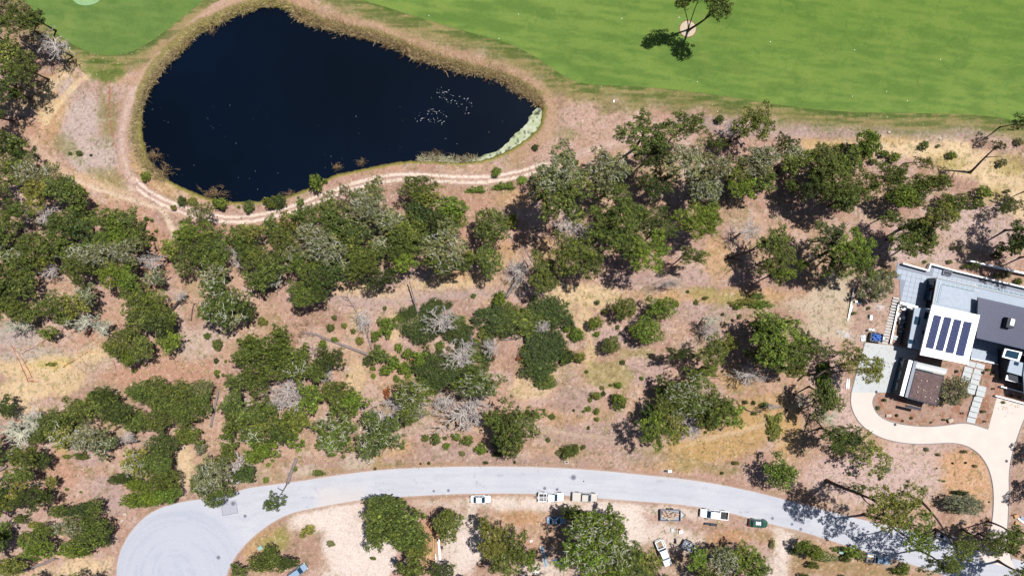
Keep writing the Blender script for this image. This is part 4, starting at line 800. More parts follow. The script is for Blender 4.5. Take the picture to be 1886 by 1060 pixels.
tree(370, 390, 22, 18, 'S', 'm', 8); tree(635, 352, 12, 11, 'S', 'g', 8); tree(1600, 836, 36, 30, 'S', 'y', 8, rt=.12); tree(1700, 300, 18, 10, 'S', 'm', 8, base=(1662, 302)); tree(1755, 378, 28, 14, 'S', 'm', 4)
plant('O', '1613 527 31 27 o;1756 718 28 26 o;1772 926 37 19 o')
plant('S', '1876 226 16 12 d 9;1565 652 26 18 m 9;1440 262 18 15 d 8;1452 272 22 14 d 8;1320 262 22 13 m 7;1860 380 20 14 m 6;1780 1004 26 17 m 16;1826 1000 22 14 m 15')
# trees whose bare trunks show: explicit foot
def lean(u, v, rx, ry, base, tone, h, rt, kind='S', word=None): return tree(u, v, rx, ry, kind, tone, h, base, None, rt, 'bark', word)
lean(1392, 226, 30, 32, (1342, 262), 'm', 11, .3, 'P', 'windswept pine'); snag(1352, 240, 20, 18, 'dead', 8, base=(1340, 262))
lean(1640, 932, 40, 42, (1521, 884), 'y', 24, .42, 'E', 'tall pine'); lean(1690, 968, 34, 34, (1590, 946), 'b', 22, .34, 'S', 'tall pine')
lean(1700, 1000, 22, 20, (1640, 968), 'b', 17, .2, 'S', 'slim pine'); lean(1764, 1020, 26, 24, (1693, 920), 'm', 20, .3, 'S', 'tall slender pine')
lean(1600, 678, 27, 24, (1482, 690), 'y', 12, .26, 'E', 'leaning pine'); lean(1510, 642, 26, 14, (1470, 650), 'm', 9, .2)
lean(1578, 898, 16, 9, (1572, 893), 'm', 5, .1); lean(1412, 492, 18, 14, (1338, 472), 'm', 10, .24); lean(1412, 452, 16, 14, (1336, 476), 'g', 11, .22)
lean(506, 925, 19, 15, (532, 882), 'm', 4, .18); lean(1838, 268, 12, 8, (1786, 318), 'm', 13, .28)
lean(1545, 822, 14, 12, (1490, 760), 'm', 12, .22)
lean(1324, 14, 24, 22, (1266, 57), 'm', 15, .3, 'K', 'lone fairway pine')
o = tree(1256, 3, 14, 13, 'K', 'm', 14.5, (1267, 56), None, .14); lean(1292, -14, 30, 18, (1267, 55), 'm', 16, .14, 'K')
for s in '''80 395 20 18;92 500 17 14;60 766 18 14;1046 415 20 24;1079 426 18 16;530 722 34 20;548 745 30 24;500 745 20 14;430 868 28 28;700 765 30 20;812 592 28 22;846 655 26 24;735 742 24 18;852 762 46 34;820 740 22 16;955 500 20 24;1272 790 20 20;
1378 690 28 20;1308 608 20 18;1425 748 14 8;1536 505 16 14;1378 425 18 18;100 85 30 26;1190 545 1 1;905 640 14 16;1500 470 14 12;440 470 20 20;600 690 14 14;280 480 22 14;235 805 16 10;1230 522 22 8;668 590 18 18;1000 602 12 10;1450 300 16 12;1395 315 20 16;330 545 12 10'''.replace('\n', '').split(';'):
    u, v, a, b = map(float, s.split())
    if a > 2: snag(u, v, a, b, 'dead', 6.5 if v < 500 else 4.2)
for s in '''38 800 36 30;62 780 20 18;30 600 24 12;160 592 26 16;190 604 20 14;630 735 16 12;1525 770 14 14;500 510 18 18;470 470 14 16;590 470 16 12;155 805 26 20;250 848 16 16;1310 590 16 10;1480 735 14 12;640 470 16 18'''.split(';'):
    u, v, a, b = map(float, s.split()); snag(u, v, a, b, 'deadl', 5.5)
for s in '''298 315 24 14 1;282 285 20 12 1;396 355 30 14 1;532 357 14 7 1;345 78 8 8 1;960 165 16 12 1;390 55 8 8 1;800 284 22 8 1;860 290 24 7 1;665 298 10 7 1;620 306 10 8 1;545 622 26 14 0;560 600 18 12 0'''.split(';'):
    u, v, a, b, w = map(float, s.split()); snag(u, v, a, b, 'brush', .5 if w else .6)
plant('B', '''336 371 9 9 d;268 325 9 9 b;405 374 15 10 b;458 380 11 11 m;498 372 14 11 m;515 372 13 12 d;583 337 12 16 b 4;440 381 3 3 b;600 334 5 4 b;915 316 9 9 b;987 271 6 6 d;130 283 4 3 m;146 282 6 5 m;168 286 3 2 d;320 382 6 5 y;355 371 10 8 y 1;
691 618 8 10 b;713 600 14 17 b;677 665 9 9 d;743 676 13 11 b;713 681 14 9 b;752 690 6 6 b;688 692 5 5 b;687 678 6 4 b;725 666 10 12 b;700 654 17 16 m;735 640 7 9 b;752 650 10 11 b;775 660 14 15 b;731 697 6 7 b;810 636 9 9 b;876 631 8 9 b;850 630 10 9 d;921 549 12 15 b;872 545 5 5 m;
709 567 4 4 m;616 584 5 5 m;609 603 8 7 m;650 609 5 5 m;595 633 8 7 b;617 625 7 5 b;663 627 8 7 y;634 599 6 5 y;401 634 9 11 m;399 664 5 5 d;383 618 7 6 m;416 665 3 3 b;400 685 6 5 b;401 692 4 4 d;412 690 4 3 m;483 591 8 8 y;490 594 5 5 m;640 691 3 3 b;
1063 616 13 12 b;1043 603 7 9 b;1049 618 5 5 b;1098 615 7 5 b;1113 573 5 6 y;1137 602 4 5 m;1147 667 5 5 d;1138 708 8 6 b;1124 709 4 3 b;1109 714 5 4 y;1097 727 11 7 y;1111 724 5 5 d;1087 735 5 5 y;1141 738 14 15 b 3.5;1083 752 6 5 b;1099 757 6 6 b;1074 757 4 3 m;1099 771 5 4 b;1182 696 4 4 b;1080 684 4 3 m;1218 720 4 3 m;1017 766 6 6 m;1009 809 5 5 m;1056 755 3 3 d;1084 787 3 4 m;1071 826 2 2 m;1065 658 14 9 y;1040 660 10 12 m;1046 655 12 13 d;
783 806 7 7 m;803 808 11 10 m;840 803 9 7 b;860 811 12 9 m;823 820 6 7 b;820 806 4 4 m;741 823 5 4 m;885 826 11 10 b;852 834 6 5 g;915 816 11 10 g;917 836 10 5 m;948 850 3 3 d;790 852 3 3 d;775 853 2 2 d;895 851 5 3 d;632 840 4 4 m;588 870 12 6 m;552 840 3 3 b;544 862 5 5 m;490 883 6 6 b;1043 832 10 14 m;1058 828 8 12 m;1030 833 6 6 g;1074 822 5 4 m;495 855 5 4 b;502 847 4 3 b;505 806 5 3 b;1388 741 4 4 d;1373 740 5 4 d;1389 761 5 3 m;1408 745 8 5 b 1.5;1449 754 3 2 d;
1628 283 9 6 b;1648 289 11 9 b;1701 268 9 8 m;1752 286 9 7 b;1630 285 5 4 d;1608 297 8 5 b;1325 220 8 8 m;1810 354 15 11 b;1760 370 24 12 m;1800 375 12 8 b;1727 269 4 3 g;1855 352 6 3 m;1845 300 8 8 g;1875 262 8 8 g;1572 275 14 10 y 1;1545 270 10 6 y 1;
1516 700 12 30 b 2;1520 680 10 14 b 2;1415 795 6 5 y;1425 785 14 22 y 1.5;1330 870 3 3 m;1355 852 6 4 y;1300 795 3 3 y;1395 545 14 6 m 1;1400 560 20 7 b 1;1370 556 24 6 y 1;1266 537 4 3 m;1331 578 3 3 d;1362 582 4 5 y;1282 557 5 5 m;1300 548 6 3 y;1100 556 5 4 m;
1462 1014 9 7 d;1557 1027 10 7 m;1568 1014 16 11 b;1585 1022 10 9 g;1497 1040 12 6 m;1655 1050 14 7 m;1665 1045 10 10 b;1520 1025 20 9 g 1;1540 1010 12 5 m 1;1422 1000 5 10 g 1;568 975 13 9 y 1.5;558 985 6 5 y;610 1000 8 6 g 1;688 1027 6 3 b;430 1040 5 4 m;695 928 3 3 b;747 925 3 3 m;691 862 3 3 m;
1632 458 1.5 1.5 m;1686 468 4 3 m;1703 482 4 3 b;1707 467 3 2 d;1749 482 5 4 b;1757 456 5 3 b;1717 456 3 2 m;1780 490 8 4 m;1835 508 6 5 b;1853 505 8 6 g;1875 518 7 6 b;1835 470 10 7 d;1795 488 10 8 d;1600 567 3 3 b;1573 576 5 3 b;1640 505 12 8 g;1626 500 6 6 g;1615 508 9 8 d;
1628 736 4 3 d;1617 750 4 4 g;1651 764 3 3 d;1678 769 3 3 g;1662 774 2 2 b;1714 777 2 2 b;1758 744 2 2 d;1772 760 2 2 d;1700 732 1.5 1.5 d;1738 772 3 2 b;1762 683 3 3 d;1810 685 3 3 d;1828 687 4 3 g;1841 697 3 3 y;1820 680 4 3 y;1829 715 2 2 d;1812 757 4 3 g;1862 728 3 3 d;1877 731 3 3 b;1847 740 3 3 b;1813 775 2 2 b;1795 728 2 2 d;
1706 827 4 4 g;1728 836 4 3 g;1776 831 5 3 d;1754 852 2 2 d;1778 851 2 2 d;1796 857 4 3 g;1729 883 3 2 b;1737 885 4 2 b;1724 861 2 2 y;1672 885 3 3 g;1747 907 3 2 d;1770 906 14 4 d;1634 864 6 6 o;1602 873 3 3 b;1565 872 3 4 m;1620 880 2 4 m;1688 897 2 2 d;1816 965 3 2 m;1727 914 2 3 g;1820 923 2 2 d;1590 895 3 4 d;
1536 665 1.5 2 m;1532 685 5 3 d;1360 565 8 4 b;1075 885 1 1 d;1550 1060 6 4 m;1480 1060 10 5 m;940 408 14 13 y;1245 560 6 6 b;1256 770 1 1 b;300 700 1 1 b;248 682 6 4 y .6;262 668 4 3 y .6;95 670 12 4 y .5;130 965 8 6 g;125 840 10 4 y .6;150 838 14 7 m;124 900 4 3 b;150 905 3 2 b;40 955 14 8 m;65 965 14 6 y .8;270 402 5 3 b;280 405 4 3 b;288 425 4 3 b;274 426 3 2 b;285 440 4 4 d;1000 305 5 3 b;1248 745 6 6 b 2''')
plant('J', '''1018 575 28 32 d;962 592 40 24 m;908 584 32 22 d;930 600 26 22 d;984 600 24 24 d;896 610 14 13 m;1000 638 34 30 d;996 672 28 26 d;1003 700 19 14 m;975 655 18 16 m;1022 640 16 24 d;755 577 15 13 d;792 572 17 18 d;812 562 18 11 d;800 596 18 16 d;775 612 24 23 d;766 600 14 18 g;
838 612 24 16 d;856 632 18 14 d;798 686 28 26 d;810 664 17 15 d;798 704 24 14 d;836 690 20 17 d;852 660 26 20 m;895 652 13 20 d;860 610 12 12 d;820 676 20 18 d;830 590 20 14 m;850 605 12 12 d;900 625 10 12 d;870 650 16 14 g;745 600 14 9 g 1;742 583 12 10 m;870 690 18 16 d;740 680 8 6 d;1050 600 10 9 d;787 655 10 9 d;765 675 12 11 d;940 575 16 14 m''')
plant('G', '875 349 16 8 b;928 342 18 9 b;962 333 11 8 b;342 407 11 6 m;812 345 6 4 y;553 828 7 7 b')
# long bare and fallen trunks
log([(688,655),(640,638),(605,624),(580,614),(558,612)], .34, .16, 'long grey fallen trunk with forked tip in the straw clearing', 5, z=.5)
log([(685,642),(676,612),(665,590),(655,570),(641,548)], .2, .07, 'thin dead trunk with twigs lying up the slope', 10, z=.3, tl=2.2)
log([(778,602),(768,565),(757,518)], .24, .12, 'slim grey trunk leaning out of the central grove', 2, z=.3, z1=2.5)
log([(592,677),(583,660),(580,645),(567,636)], .3, .16, 'curved grey log beside the small cypress', 2, z=.4)
log([(390,785),(396,755),(404,716)], .3, .2, 'short pale trunk lying along the sandy lane', 0, z=.3)
log([(531,888),(538,868),(548,842)], .42, .34, 'thick broken trunk lying at the road edge', 0, z=.45)
log([(960,621),(921,626)], .16, .1, 'thin straight log below the juniper thicket', 2, z=.3)
log([(1152,605),(1170,585),(1190,560)], .22, .16, 'short pale log between the young oaks', 0, z=.3)
log([(980,482),(972,468),(963,450)], .12, .06, 'thin leaning dead stem beside the big shadow', 3, z=.3)
log([(932,548),(945,525),(962,500),(972,490)], .4, .14, 'forked white trunk running into the lone round tree', 7, z=.5, z1=1.6, tl=2.0)
log([(851,660),(862,645),(872,628)], .26, .18, 'bleached broken trunk in the middle of the thicket', 7, z=.8, z1=2, tl=2)
log([(868,618),(850,612),(840,600)], .24, .14, 'crooked grey limb under the white dead snag', 4, z=1)
log([(308,474),(290,471),(268,468)], .22, .16, 'straight brown log pointing at the pine grove', 0, 'bark', z=.5)
log([(283,492),(262,488),(238,482)], .2, .1, 'long grey log under the west grove edge', 4, z=.5)
log([(296,505),(305,490)], .24, .22, 'stubby brown log at the clearing edge', 0, 'bark', z=.4)
log([(316,575),(330,560),(345,543)], .3, .25, 'thick brown trunk rising beside the west grove', 1, 'bark', z=.3, z1=2)
log([(354,590),(356,568),(360,558)], .12, .08, 'knotted small stem above the reddish clearing', 3, 'bark', z=.3)
log([(265,806),(240,810),(218,806)], .25, .12, 'pale limb lying across the dense belt', 3, z=2.5)
log([(20,900),(52,892),(82,886)], .3, .2, 'longest grey leaning log left of the mauve clearing', 1, z=1.2)
log([(0,880),(16,876),(34,870)], .3, .2, 'grey log at the left edge above its longer twin', 0, z=1)
log([(0,865),(18,855)], .3, .24, 'stubby grey log at the left picture edge', 0, z=.8)
log([(46,1048),(76,1038),(104,1026)], .32, .24, 'thick grey log in the lower left corner', 2, z=.5)
log([(0,968),(12,962)], .3, .26, 'short log end at the lower left edge', 0, z=.5)
log([(1402,757),(1380,758),(1358,742)], .14, .06, 'thin dark branch lying on the golden bank top', 4, 'bark', z=.3)
log([(1418,754),(1405,754),(1385,755)], .1, .07, 'straight dark stem ending in white twigs', 2, 'bark', z=.3)
log([(1302,566),(1290,560)], .05, .04, 'small pale stick on the straw strip', 0, z=.1)
log([(1822,368),(1836,374)], .12, .1, 'short white stick on the pink slope', 0, z=.15)
log([(50,82),(80,102)], .16, .1, 'thin pale log under the corner pines', 2, z=1)
log([(72,72),(104,84),(112,90)], .18, .14, 'bent grey log lying out of the corner shade', 1, z=.8)
log([(752,848),(768,858)], .08, .06, 'small pale branch lying beside the road bank', 0, z=.1)
log([(1480,690),(1500,672),(1530,662)], .22, .16, 'curved dark limb under the leaning pine', 2, 'bark', z=5, z1=8)
log([(1230,672),(1252,660)], .12, .08, 'dark forked limb beside the young oaks shade', 4, 'bark', z=3.5)
# dead rusty needles
for u, v, a, b, t in ((712,724,7,13,0),(905,655,10,5,0),(955,660,5,4,0),(758,663,4,3,0)):
    rr = random.Random(u); me, _ = PR['bush'][rr.randrange(5)]; x, y = P(u, v, 1); root = empty('dead_shrub', (x, y, 0)); o = bpy.data.objects.new('foliage', me); link(o, root); o.location = (0, 0, .8)
    s = max(a, b)/PXM/1.5; o.scale = (s*(a/max(a, b)), s*(b/max(a, b)), s); c = lin((142, 84, 54))/LG; o.color = (c[0], c[1], c[2], 1)
    reg(root, u, v, 'small', 'rusty red', 'dead shrub', 'rusty dead shrubs', 'shrub')
# trees beyond the frame whose shade and crowns reach in
for s in '1905 420 40 34 d 14;1925 470 30 26 d 12;1912 352 20 18 d 8;1962 828 28 24 m 9;1962 905 30 26 m 9;1940 1010 40 34 m 16;1900 1060 44 30 m 16;-18 60 30 30 m 13;-20 140 30 30 m 13;-26 210 34 26 d 13;-24 330 28 28 m 11;-22 430 26 30 m 11;-24 520 28 28 m 11;-20 830 26 26 m 10;-24 930 28 26 m 10;-20 1000 26 26 d 10;60 1085 34 22 m 9;150 1082 30 20 m 9;1000 1090 30 22 m 11;1230 1085 26 22 m 10;1400 1086 30 22 m 10;860 1090 22 18 d 9'.split(';'):
    t = s.split(); u, v, a, b = map(float, t[:4]); tree(u, v, a, b, 'P', t[4], float(t[5]))
# ---------------------------------------------------------------- the modern house
house = empty('house', (*P(1750, 640), 0)); HX, HY = house.location.x, house.location.y
tag(house, 'modern flat roofed house with solar panels on a white roof', 'house')
def PH(u, v, h): x, y = P(u, v, h); return (x-HX, y-HY)
def slabp(name, px, h, t, mtl, parent=house, inset=0.0, zb=None, bev=0.0):
    pts = [PH(u, v, h) for u, v in px]
    if inset:
        cx = sum(p[0] for p in pts)/len(pts); cy = sum(p[1] for p in pts)/len(pts)
        pts = [(p[0]+(cx-p[0])/math.hypot(cx-p[0], cy-p[1])*inset, p[1]+(cy-p[1])/math.hypot(cx-p[0], cy-p[1])*inset) for p in pts]
    o = MB().prism(pts, h-t if zb is None else zb, h).build(name, mtl, parent)
    return bevel(o, bev, 1) if bev else o
WR = [(1716,561),(1804.5,580),(1782,671),(1694,653)]
# walls first; dark colour on the west faces stands in for shade
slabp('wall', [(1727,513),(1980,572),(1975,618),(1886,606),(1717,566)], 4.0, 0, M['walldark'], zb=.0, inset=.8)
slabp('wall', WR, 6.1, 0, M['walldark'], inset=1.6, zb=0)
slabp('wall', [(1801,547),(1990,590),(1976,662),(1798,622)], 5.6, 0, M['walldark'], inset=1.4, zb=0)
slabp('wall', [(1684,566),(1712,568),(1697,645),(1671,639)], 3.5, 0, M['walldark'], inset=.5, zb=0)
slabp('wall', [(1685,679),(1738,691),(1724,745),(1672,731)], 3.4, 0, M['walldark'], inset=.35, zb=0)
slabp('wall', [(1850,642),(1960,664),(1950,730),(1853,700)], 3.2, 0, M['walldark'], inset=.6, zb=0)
# main flat roof with parapet edge, inner paver strips
mr_ = slabp('roof', [(1726,511),(1990,572),(1990,632),(1886,608),(1800,588),(1717,562)], 4.3, .45, M['flatroof'])
def strip(par, a, b, h, w, t, mtl, name):
    x0, y0 = PH(*a, h); x1, y1 = PH(*b, h); L = math.hypot(x1-x0, y1-y0); tx, ty = (x1-x0)/L, (y1-y0)/L; nx_, ny_ = -ty*w/2, tx*w/2
    return MB().prism([(x0+nx_, y0+ny_), (x1+nx_, y1+ny_), (x1-nx_, y1-ny_), (x0-nx_, y0-ny_)], h-t, h).build(name, mtl, par)
for a, b in (((1726,511),(1886,548)), ((1886,548),(1990,572)), ((1726,511),(1717,562))): strip(mr_, a, b, 4.5, .22, .25, M['concrete'], 'parapet')
for a, b in (((1731,520),(1802,536)), ((1731,520),(1722,558)), ((1794,532),(1797,519))): strip(mr_, a, b, 4.42, .07, .1, M['steel'], 'rail')
def pavers(a, b, n, h, w, gap=.12):
    for i in range(n):
        u0 = a[0]+(b[0]-a[0])*(i+gap)/n; v0 = a[1]+(b[1]-a[1])*(i+gap)/n; u1 = a[0]+(b[0]-a[0])*(i+1-gap)/n; v1 = a[1]+(b[1]-a[1])*(i+1-gap)/n
        strip(mr_, (u0, v0), (u1, v1), h, w, .06, M['paver2'], 'paver')
M['paver2'] = mat('grey_green_paver', alb(150, 172, 188), .85, .1, 2)
pavers((1733,521), (1795,535), 7, 4.36, .55); pavers((1800,525), (1886,545), 9, 4.36, .55); pavers((1731,524), (1724,557), 6, 4.36, .4)
# inner terrace floor tone
slabp('roof_deck', [(1735,526),(1795,540),(1790,572),(1727,560)], 4.34, .03, M['paver'])
# low white west wing
ww = slabp('roof', [(1684,566),(1712,568),(1697,645),(1671,639)], 3.8, .3, M['flatroof'])
for q in ([(1686,582),(1695,584),(1692,598),(1683,596)], [(1673,624),(1684,626),(1682,633),(1671,631)], [(1704,574),(1711,575),(1708,587),(1701,586)], [(1699,608),(1702,609),(1701,615),(1698,614)]):
    slabp('skylight', q, 3.98, .17, M['glass'], ww)
# white solar roof
wr = slabp('roof', WR, 6.6, .4, M['whiteroof'], bev=.04)
cell = [((1721,579),(1733.5,582),(1718,642),(1705,639)), ((1740,582.5),(1752.5,585),(1736,646),(1723,643.5)), ((1758,587),(1770.5,589.5),(1755,650.5),(1741.5,648)), ((1776,591),(1789.5,593.5),(1774,655.5),(1760.5,653))]
for cq in cell:
    A, B, Cc, D = cq; L = lambda p, q, t: (p[0]+(q[0]-p[0])*t, p[1]+(q[1]-p[1])*t); nrow = 6
    fr = MB(); 
    for s_ in (.08, .92): 
        a = PH(*L(A, B, s_), 6.7); b_ = PH(*L(D, Cc, s_), 6.7); fr.tube([(a[0], a[1], 6.68), (b_[0], b_[1], 6.68)], [.05, .05], 4)
    fr.build('panel_rail', M['steel'], wr)
    for r_ in range(nrow):
        t0, t1 = (r_+.022)/nrow, (r_+.978)/nrow
        for s0, s1 in ((0, .493), (.507, 1)):
            q = [L(L(A, D, t0), L(B, Cc, t0), s0), L(L(A, D, t0), L(B, Cc, t0), s1), L(L(A, D, t1), L(B, Cc, t1), s1), L(L(A, D, t1), L(B, Cc, t1), s0)]
            pts = [PH(*p, 6.85) for p in q]; MB().prism(pts, 6.80, 6.86).build('solar_panel', M['solar'], wr)
# dark standing seam roof
D0, D1, D2, D3 = (1801,547), (1990,590), (1976,664), (1797.5,622)
M['seam'] = mat('roof_seam', alb(116, 116, 132), .4, 0, metal=.3)
dr = slabp('roof', [D0, D1, D2, D3], 6.0, .35, M['metalroof'])
for i in range(1, 19):
    t = i/19; a = (D0[0]+(D3[0]-D0[0])*t, D0[1]+(D3[1]-D0[1])*t); b_ = (D1[0]+(D2[0]-D1[0])*t, D1[1]+(D2[1]-D1[1])*t); strip(dr, a, b_, 6.09, .13, .11, M['seam'], 'seam')
slabp('chimney', [(1856,584),(1870,587),(1866,605),(1852,602)], 7.4, 1.4, M['walldark'], dr)
slabp('chimney_cap', [(1862,586),(1869,588),(1866,600),(1859,598)], 7.62, .2, M['white'], dr)
for k in range(2): slabp('vent', [(1863.5,588+k*6),(1867,589+k*6),(1866,592.5+k*6),(1862.5,591.5+k*6)], 7.72, .1, M['steel'], dr)
# garage with planted roof
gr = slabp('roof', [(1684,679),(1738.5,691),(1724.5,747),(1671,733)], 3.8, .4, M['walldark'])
slabp('planted_bed', [(1686,682),(1736,693),(1723,744),(1673.5,731)], 3.84, .1, M['sedum'], gr)
rr = random.Random(3)
for i in range(26):
    u, v = rr.uniform(1684, 1728), rr.uniform(688, 738); x, y = PH(u, v, 3.9); s_ = rr.choice((.12, .16, .3))
    MB().layers([[(x+s_*math.cos(a)*.9, y+s_*math.sin(a)*.8, 3.8) for a in (0,1.2,2.4,3.6,4.9)], [(x+s_*math.cos(a)*.5, y+s_*math.sin(a)*.5, 3.8+s_) for a in (0,1.2,2.4,3.6,4.9)]]).build('stone', M['stone'], gr)
slabp('canopy', [(1685,665),(1745,679),(1739,690),(1683,677)], 3.5, .3, M['concrete'])
slabp('canopy_fascia', [(1686,671),(1742,684),(1741,687),(1685,674)], 3.62, .1, M['white'])
slabp('side_wall', [(1673.5,662),(1680.5,664),(1663,729),(1656.5,727)], 3.9, 0, M['walldark'], zb=0)  # face coloured dark to paint in its shade
slabp('wall_cap', [(1673.5,662),(1680.5,664),(1663,729),(1656.5,727)], 4.0, .1, M['whiteroof'])
slabp('side_wall', [(1683,664),(1689,665),(1671,732),(1666,730)], 4.15, 0, M['wallgrey'], zb=0)
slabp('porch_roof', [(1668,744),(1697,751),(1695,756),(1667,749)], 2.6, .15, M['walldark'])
# west windows in the garage and wings
def win(a, b, h0, h1, out=.06):
    x0, y0 = P(*a); x1, y1 = P(*b); x0 -= HX; x1 -= HX; y0 -= HY; y1 -= HY; L = math.hypot(x1-x0, y1-y0); nx_, ny_ = (y1-y0)/L*out, -(x1-x0)/L*out
    f = MB().prism([(x0+nx_, y0+ny_), (x1+nx_, y1+ny_), (x1-nx_, y1-ny_), (x0-nx_, y0-ny_)], h0, h1).build('window', M['black'], house)
    MB().prism([(x0+nx_*1.6+(x1-x0)*.05, y0+ny_*1.6+(y1-y0)*.05), (x1+nx_*1.6-(x1-x0)*.05, y1+ny_*1.6-(y1-y0)*.05), (x1-nx_*1.6-(x1-x0)*.05, y1-ny_*1.6-(y1-y0)*.05), (x0-nx_*1.6+(x1-x0)*.05, y0-ny_*1.6+(y1-y0)*.05)], h0+.08, h1-.08).build('pane', M['glass'], f)
for a, b, h0, h1 in (((1703,534),(1699,552),.2,3.0), ((1708,512),(1704,530),.2,3.0), ((1656,657),(1651.5,675),.3,2.4), ((1650.2,680),(1645.7,697),.3,2.4), ((1644.6,701),(1640.7,716),.3,2.4)): win(a, b, h0, h1)
# east pieces
gb = slabp('roof', [(1850,641),(1882,648),(1876,665),(1845,657)], 4.2, .3, M['white'])
slabp('skylight', [(1853.5,643.5),(1877,648.5),(1873,661.5),(1849,655.5)], 4.24, .1, M['glass'], gb)
sr = slabp('roof', [(1860,662),(1886,668),(1882,692),(1854,684)], 4.0, .3, M['flatroof']); slabp('skylight', [(1868,665),(1876,667),(1874.5,673),(1866.5,671)], 4.1, .12, M['glass'], sr)
slabp('roof', [(1889,652),(1975,672),(1955,745),(1886,725),(1884,690)], 4.4, .35, M['flatroof'])
slabp('porch_roof', [(1853,690),(1886,698),(1886,707),(1851,699)], 3.0, .2, M['whiteroof'])
slabp('deck', [(1789,645),(1835,654),(1833,669),(1787,661)], .35, .3, M['paver'])
# paving joints: rows of terrace tiles as one joined part
tm = MB(); ax = (math.cos(math.radians(-13.3)), math.sin(math.radians(-13.3))); ay = (-ax[1], ax[0])
tp = [(u, v) for u, v in TERR]
for i in range(-6, 34):
    for j in range(-6, 16):
        x0 = P(1656, 500)[0]+ax[0]*i*1.15-ay[0]*j*1.15; y0 = P(1656, 500)[1]+ax[1]*i*1.15-ay[1]*j*1.15; u = CX+x0*8; v = CY-y0*8
        if u > 1895: continue
        if sdf_poly(np.array([u]), np.array([v]), tp)[0] > -6: continue
        h_ = .535; pts = [(x0+ax[0]*a*h_+ay[0]*b_*h_, y0+ax[1]*a*h_+ay[1]*b_*h_) for a, b_ in ((-1,-1),(1,-1),(1,1),(-1,1))]
        tm.prism(pts, .04, .078+.004*((i*7+j*3) % 3))
tag(tm.build('terrace_paving', M['paver']), 'square blue grey terrace paving tiles', kind='stuff')
def wall(px, h, w, mtl, label, name='garden_wall', cat='wall', grp=None):
    base = P(*px[0]); r = empty(name, (base[0], base[1], 0)); tag(r, label, cat, grp)
    pts = [(P(u, v, h)[0]-base[0], P(u, v, h)[1]-base[1]) for u, v in px]; m = MB(); Lp, Rp = [], []
    for i, p in enumerate(pts):
        p = Vector(p); a = Vector(pts[max(i-1, 0)]); c = Vector(pts[min(i+1, len(pts)-1)])
        d1 = (p-a).normalized() if i else (c-p).normalized(); d2 = (c-p).normalized() if i < len(pts)-1 else d1
        n = Vector((-(d1+d2).y, (d1+d2).x)).normalized(); f = w/2/max(.4, abs(n.dot(Vector((-d1.y, d1.x))))); Lp.append(p+n*f); Rp.append(p-n*f)
    m2 = MB()
    for mm, z0, z1, k in ((m, -.1, h-.08, 1.0), (m2, h-.08, h, 1.15)):
        n = len(pts); b0 = len(mm.v)
        for a, c in zip(Lp, Rp):
            ctr = (a+c)/2; aa = ctr+(a-ctr)*k; cc = ctr+(c-ctr)*k; mm.v += [(aa.x, aa.y, z0), (cc.x, cc.y, z0), (cc.x, cc.y, z1), (aa.x, aa.y, z1)]
        for i in range(n-1):
            for q in range(4): mm.f.append((b0+i*4+q, b0+i*4+(q+1) % 4, b0+(i+1)*4+(q+1) % 4, b0+(i+1)*4+q))
        mm.f += [(b0+3, b0+2, b0+1, b0), (b0+(n-1)*4, b0+(n-1)*4+1, b0+(n-1)*4+2, b0+(n-1)*4+3)]
    m.build('wall_face', mtl, r); m2.build('coping', M['white'], r); return r
wall([(1663,485),(1710,498),(1714,486),(1738,492.5),(1761,499),(1886,529),(2005,558)], 1.1, .26, M['white'], 'white stepped parapet wall along the north edge of the terrace')
wall([(1786,480),(1886,503),(2005,531)], 1.5, .3, M['white'], 'long white retaining wall north of the terrace parapet')
wall([(1843,711),(1892,724),(1960,741)], .7, .26, M['white'], 'white garden wall nearest the small porch roof')
wall([(1833,728),(1892,744),(1960,761)], .7, .26, M['white'], 'white garden wall at the top of the cream driveway')
wall([(1788,660),(1833,669),(1838,671)], .5, .2, M['wallgrey'], 'low grey wall below the small patio')
wall([(1561,590),(1567,560),(1573,528)], .5, .2, M['wood'], 'thin board fence line west of the white steps', 'board_fence', 'fence')
wall([(1640,632),(1655,560)], .6, .3, M['darkdirt'], 'brown retaining wall beside the white steps')
wall([(1657,557),(1690,566)], 1.0, .5, M['concrete'], 'pale barbecue counter wall at the terrace edge')
# white stepping steps
st = empty('garden_steps', (*P(1639, 590), 0)); tag(st, 'white slab steps running down beside the house', 'steps'); slabme = MB().box(-.68, -.19, -.05, .68, .19, .06).mesh('step_slab', M['slab'])
for i in range(17):
    t = i/16; u = 1649+(1628-1649)*t; v = 549+(631-549)*t; x, y = P(u, v); o = bpy.data.objects.new('step_slab', slabme); link(o, st); o.location = (x-st.location.x, y-st.location.y, .12+.02*(16-i)/16); o.rotation_euler = (0, 0, math.radians(-11))
x0, y0 = P(1634, 621)
# stepping path of large slabs
pa = empty('slab_path', (*P(1790, 720), 0)); tag(pa, 'path of large white slabs from driveway to house door', 'path'); pa['kind'] = 'structure'; del pa['category']
slab2 = bevel(bpy.data.objects.new('slab', MB().box(-.98, -.56, -.06, .98, .56, .11).mesh('slab', M['slab'])), .02, 1)
for zx, zy in ((637,655),(621,684),(613,711),(605,738),(642,771),(634,799),(684,665),(672,695),(663,722),(655,750),(692,784),(685,811),(672,839),(663,867),(654,894),(645,922),(636,951)):
    u, v = 1566+zx/2.872, 442+zy/2.872; o = slab2.copy(); x, y = P(u, v); link(o, pa); o.location = (x-pa.location.x, y-pa.location.y, 0); o.rotation_euler = (0, 0, math.radians(-13.3)); o.scale = (1.01, 1.04, 1)
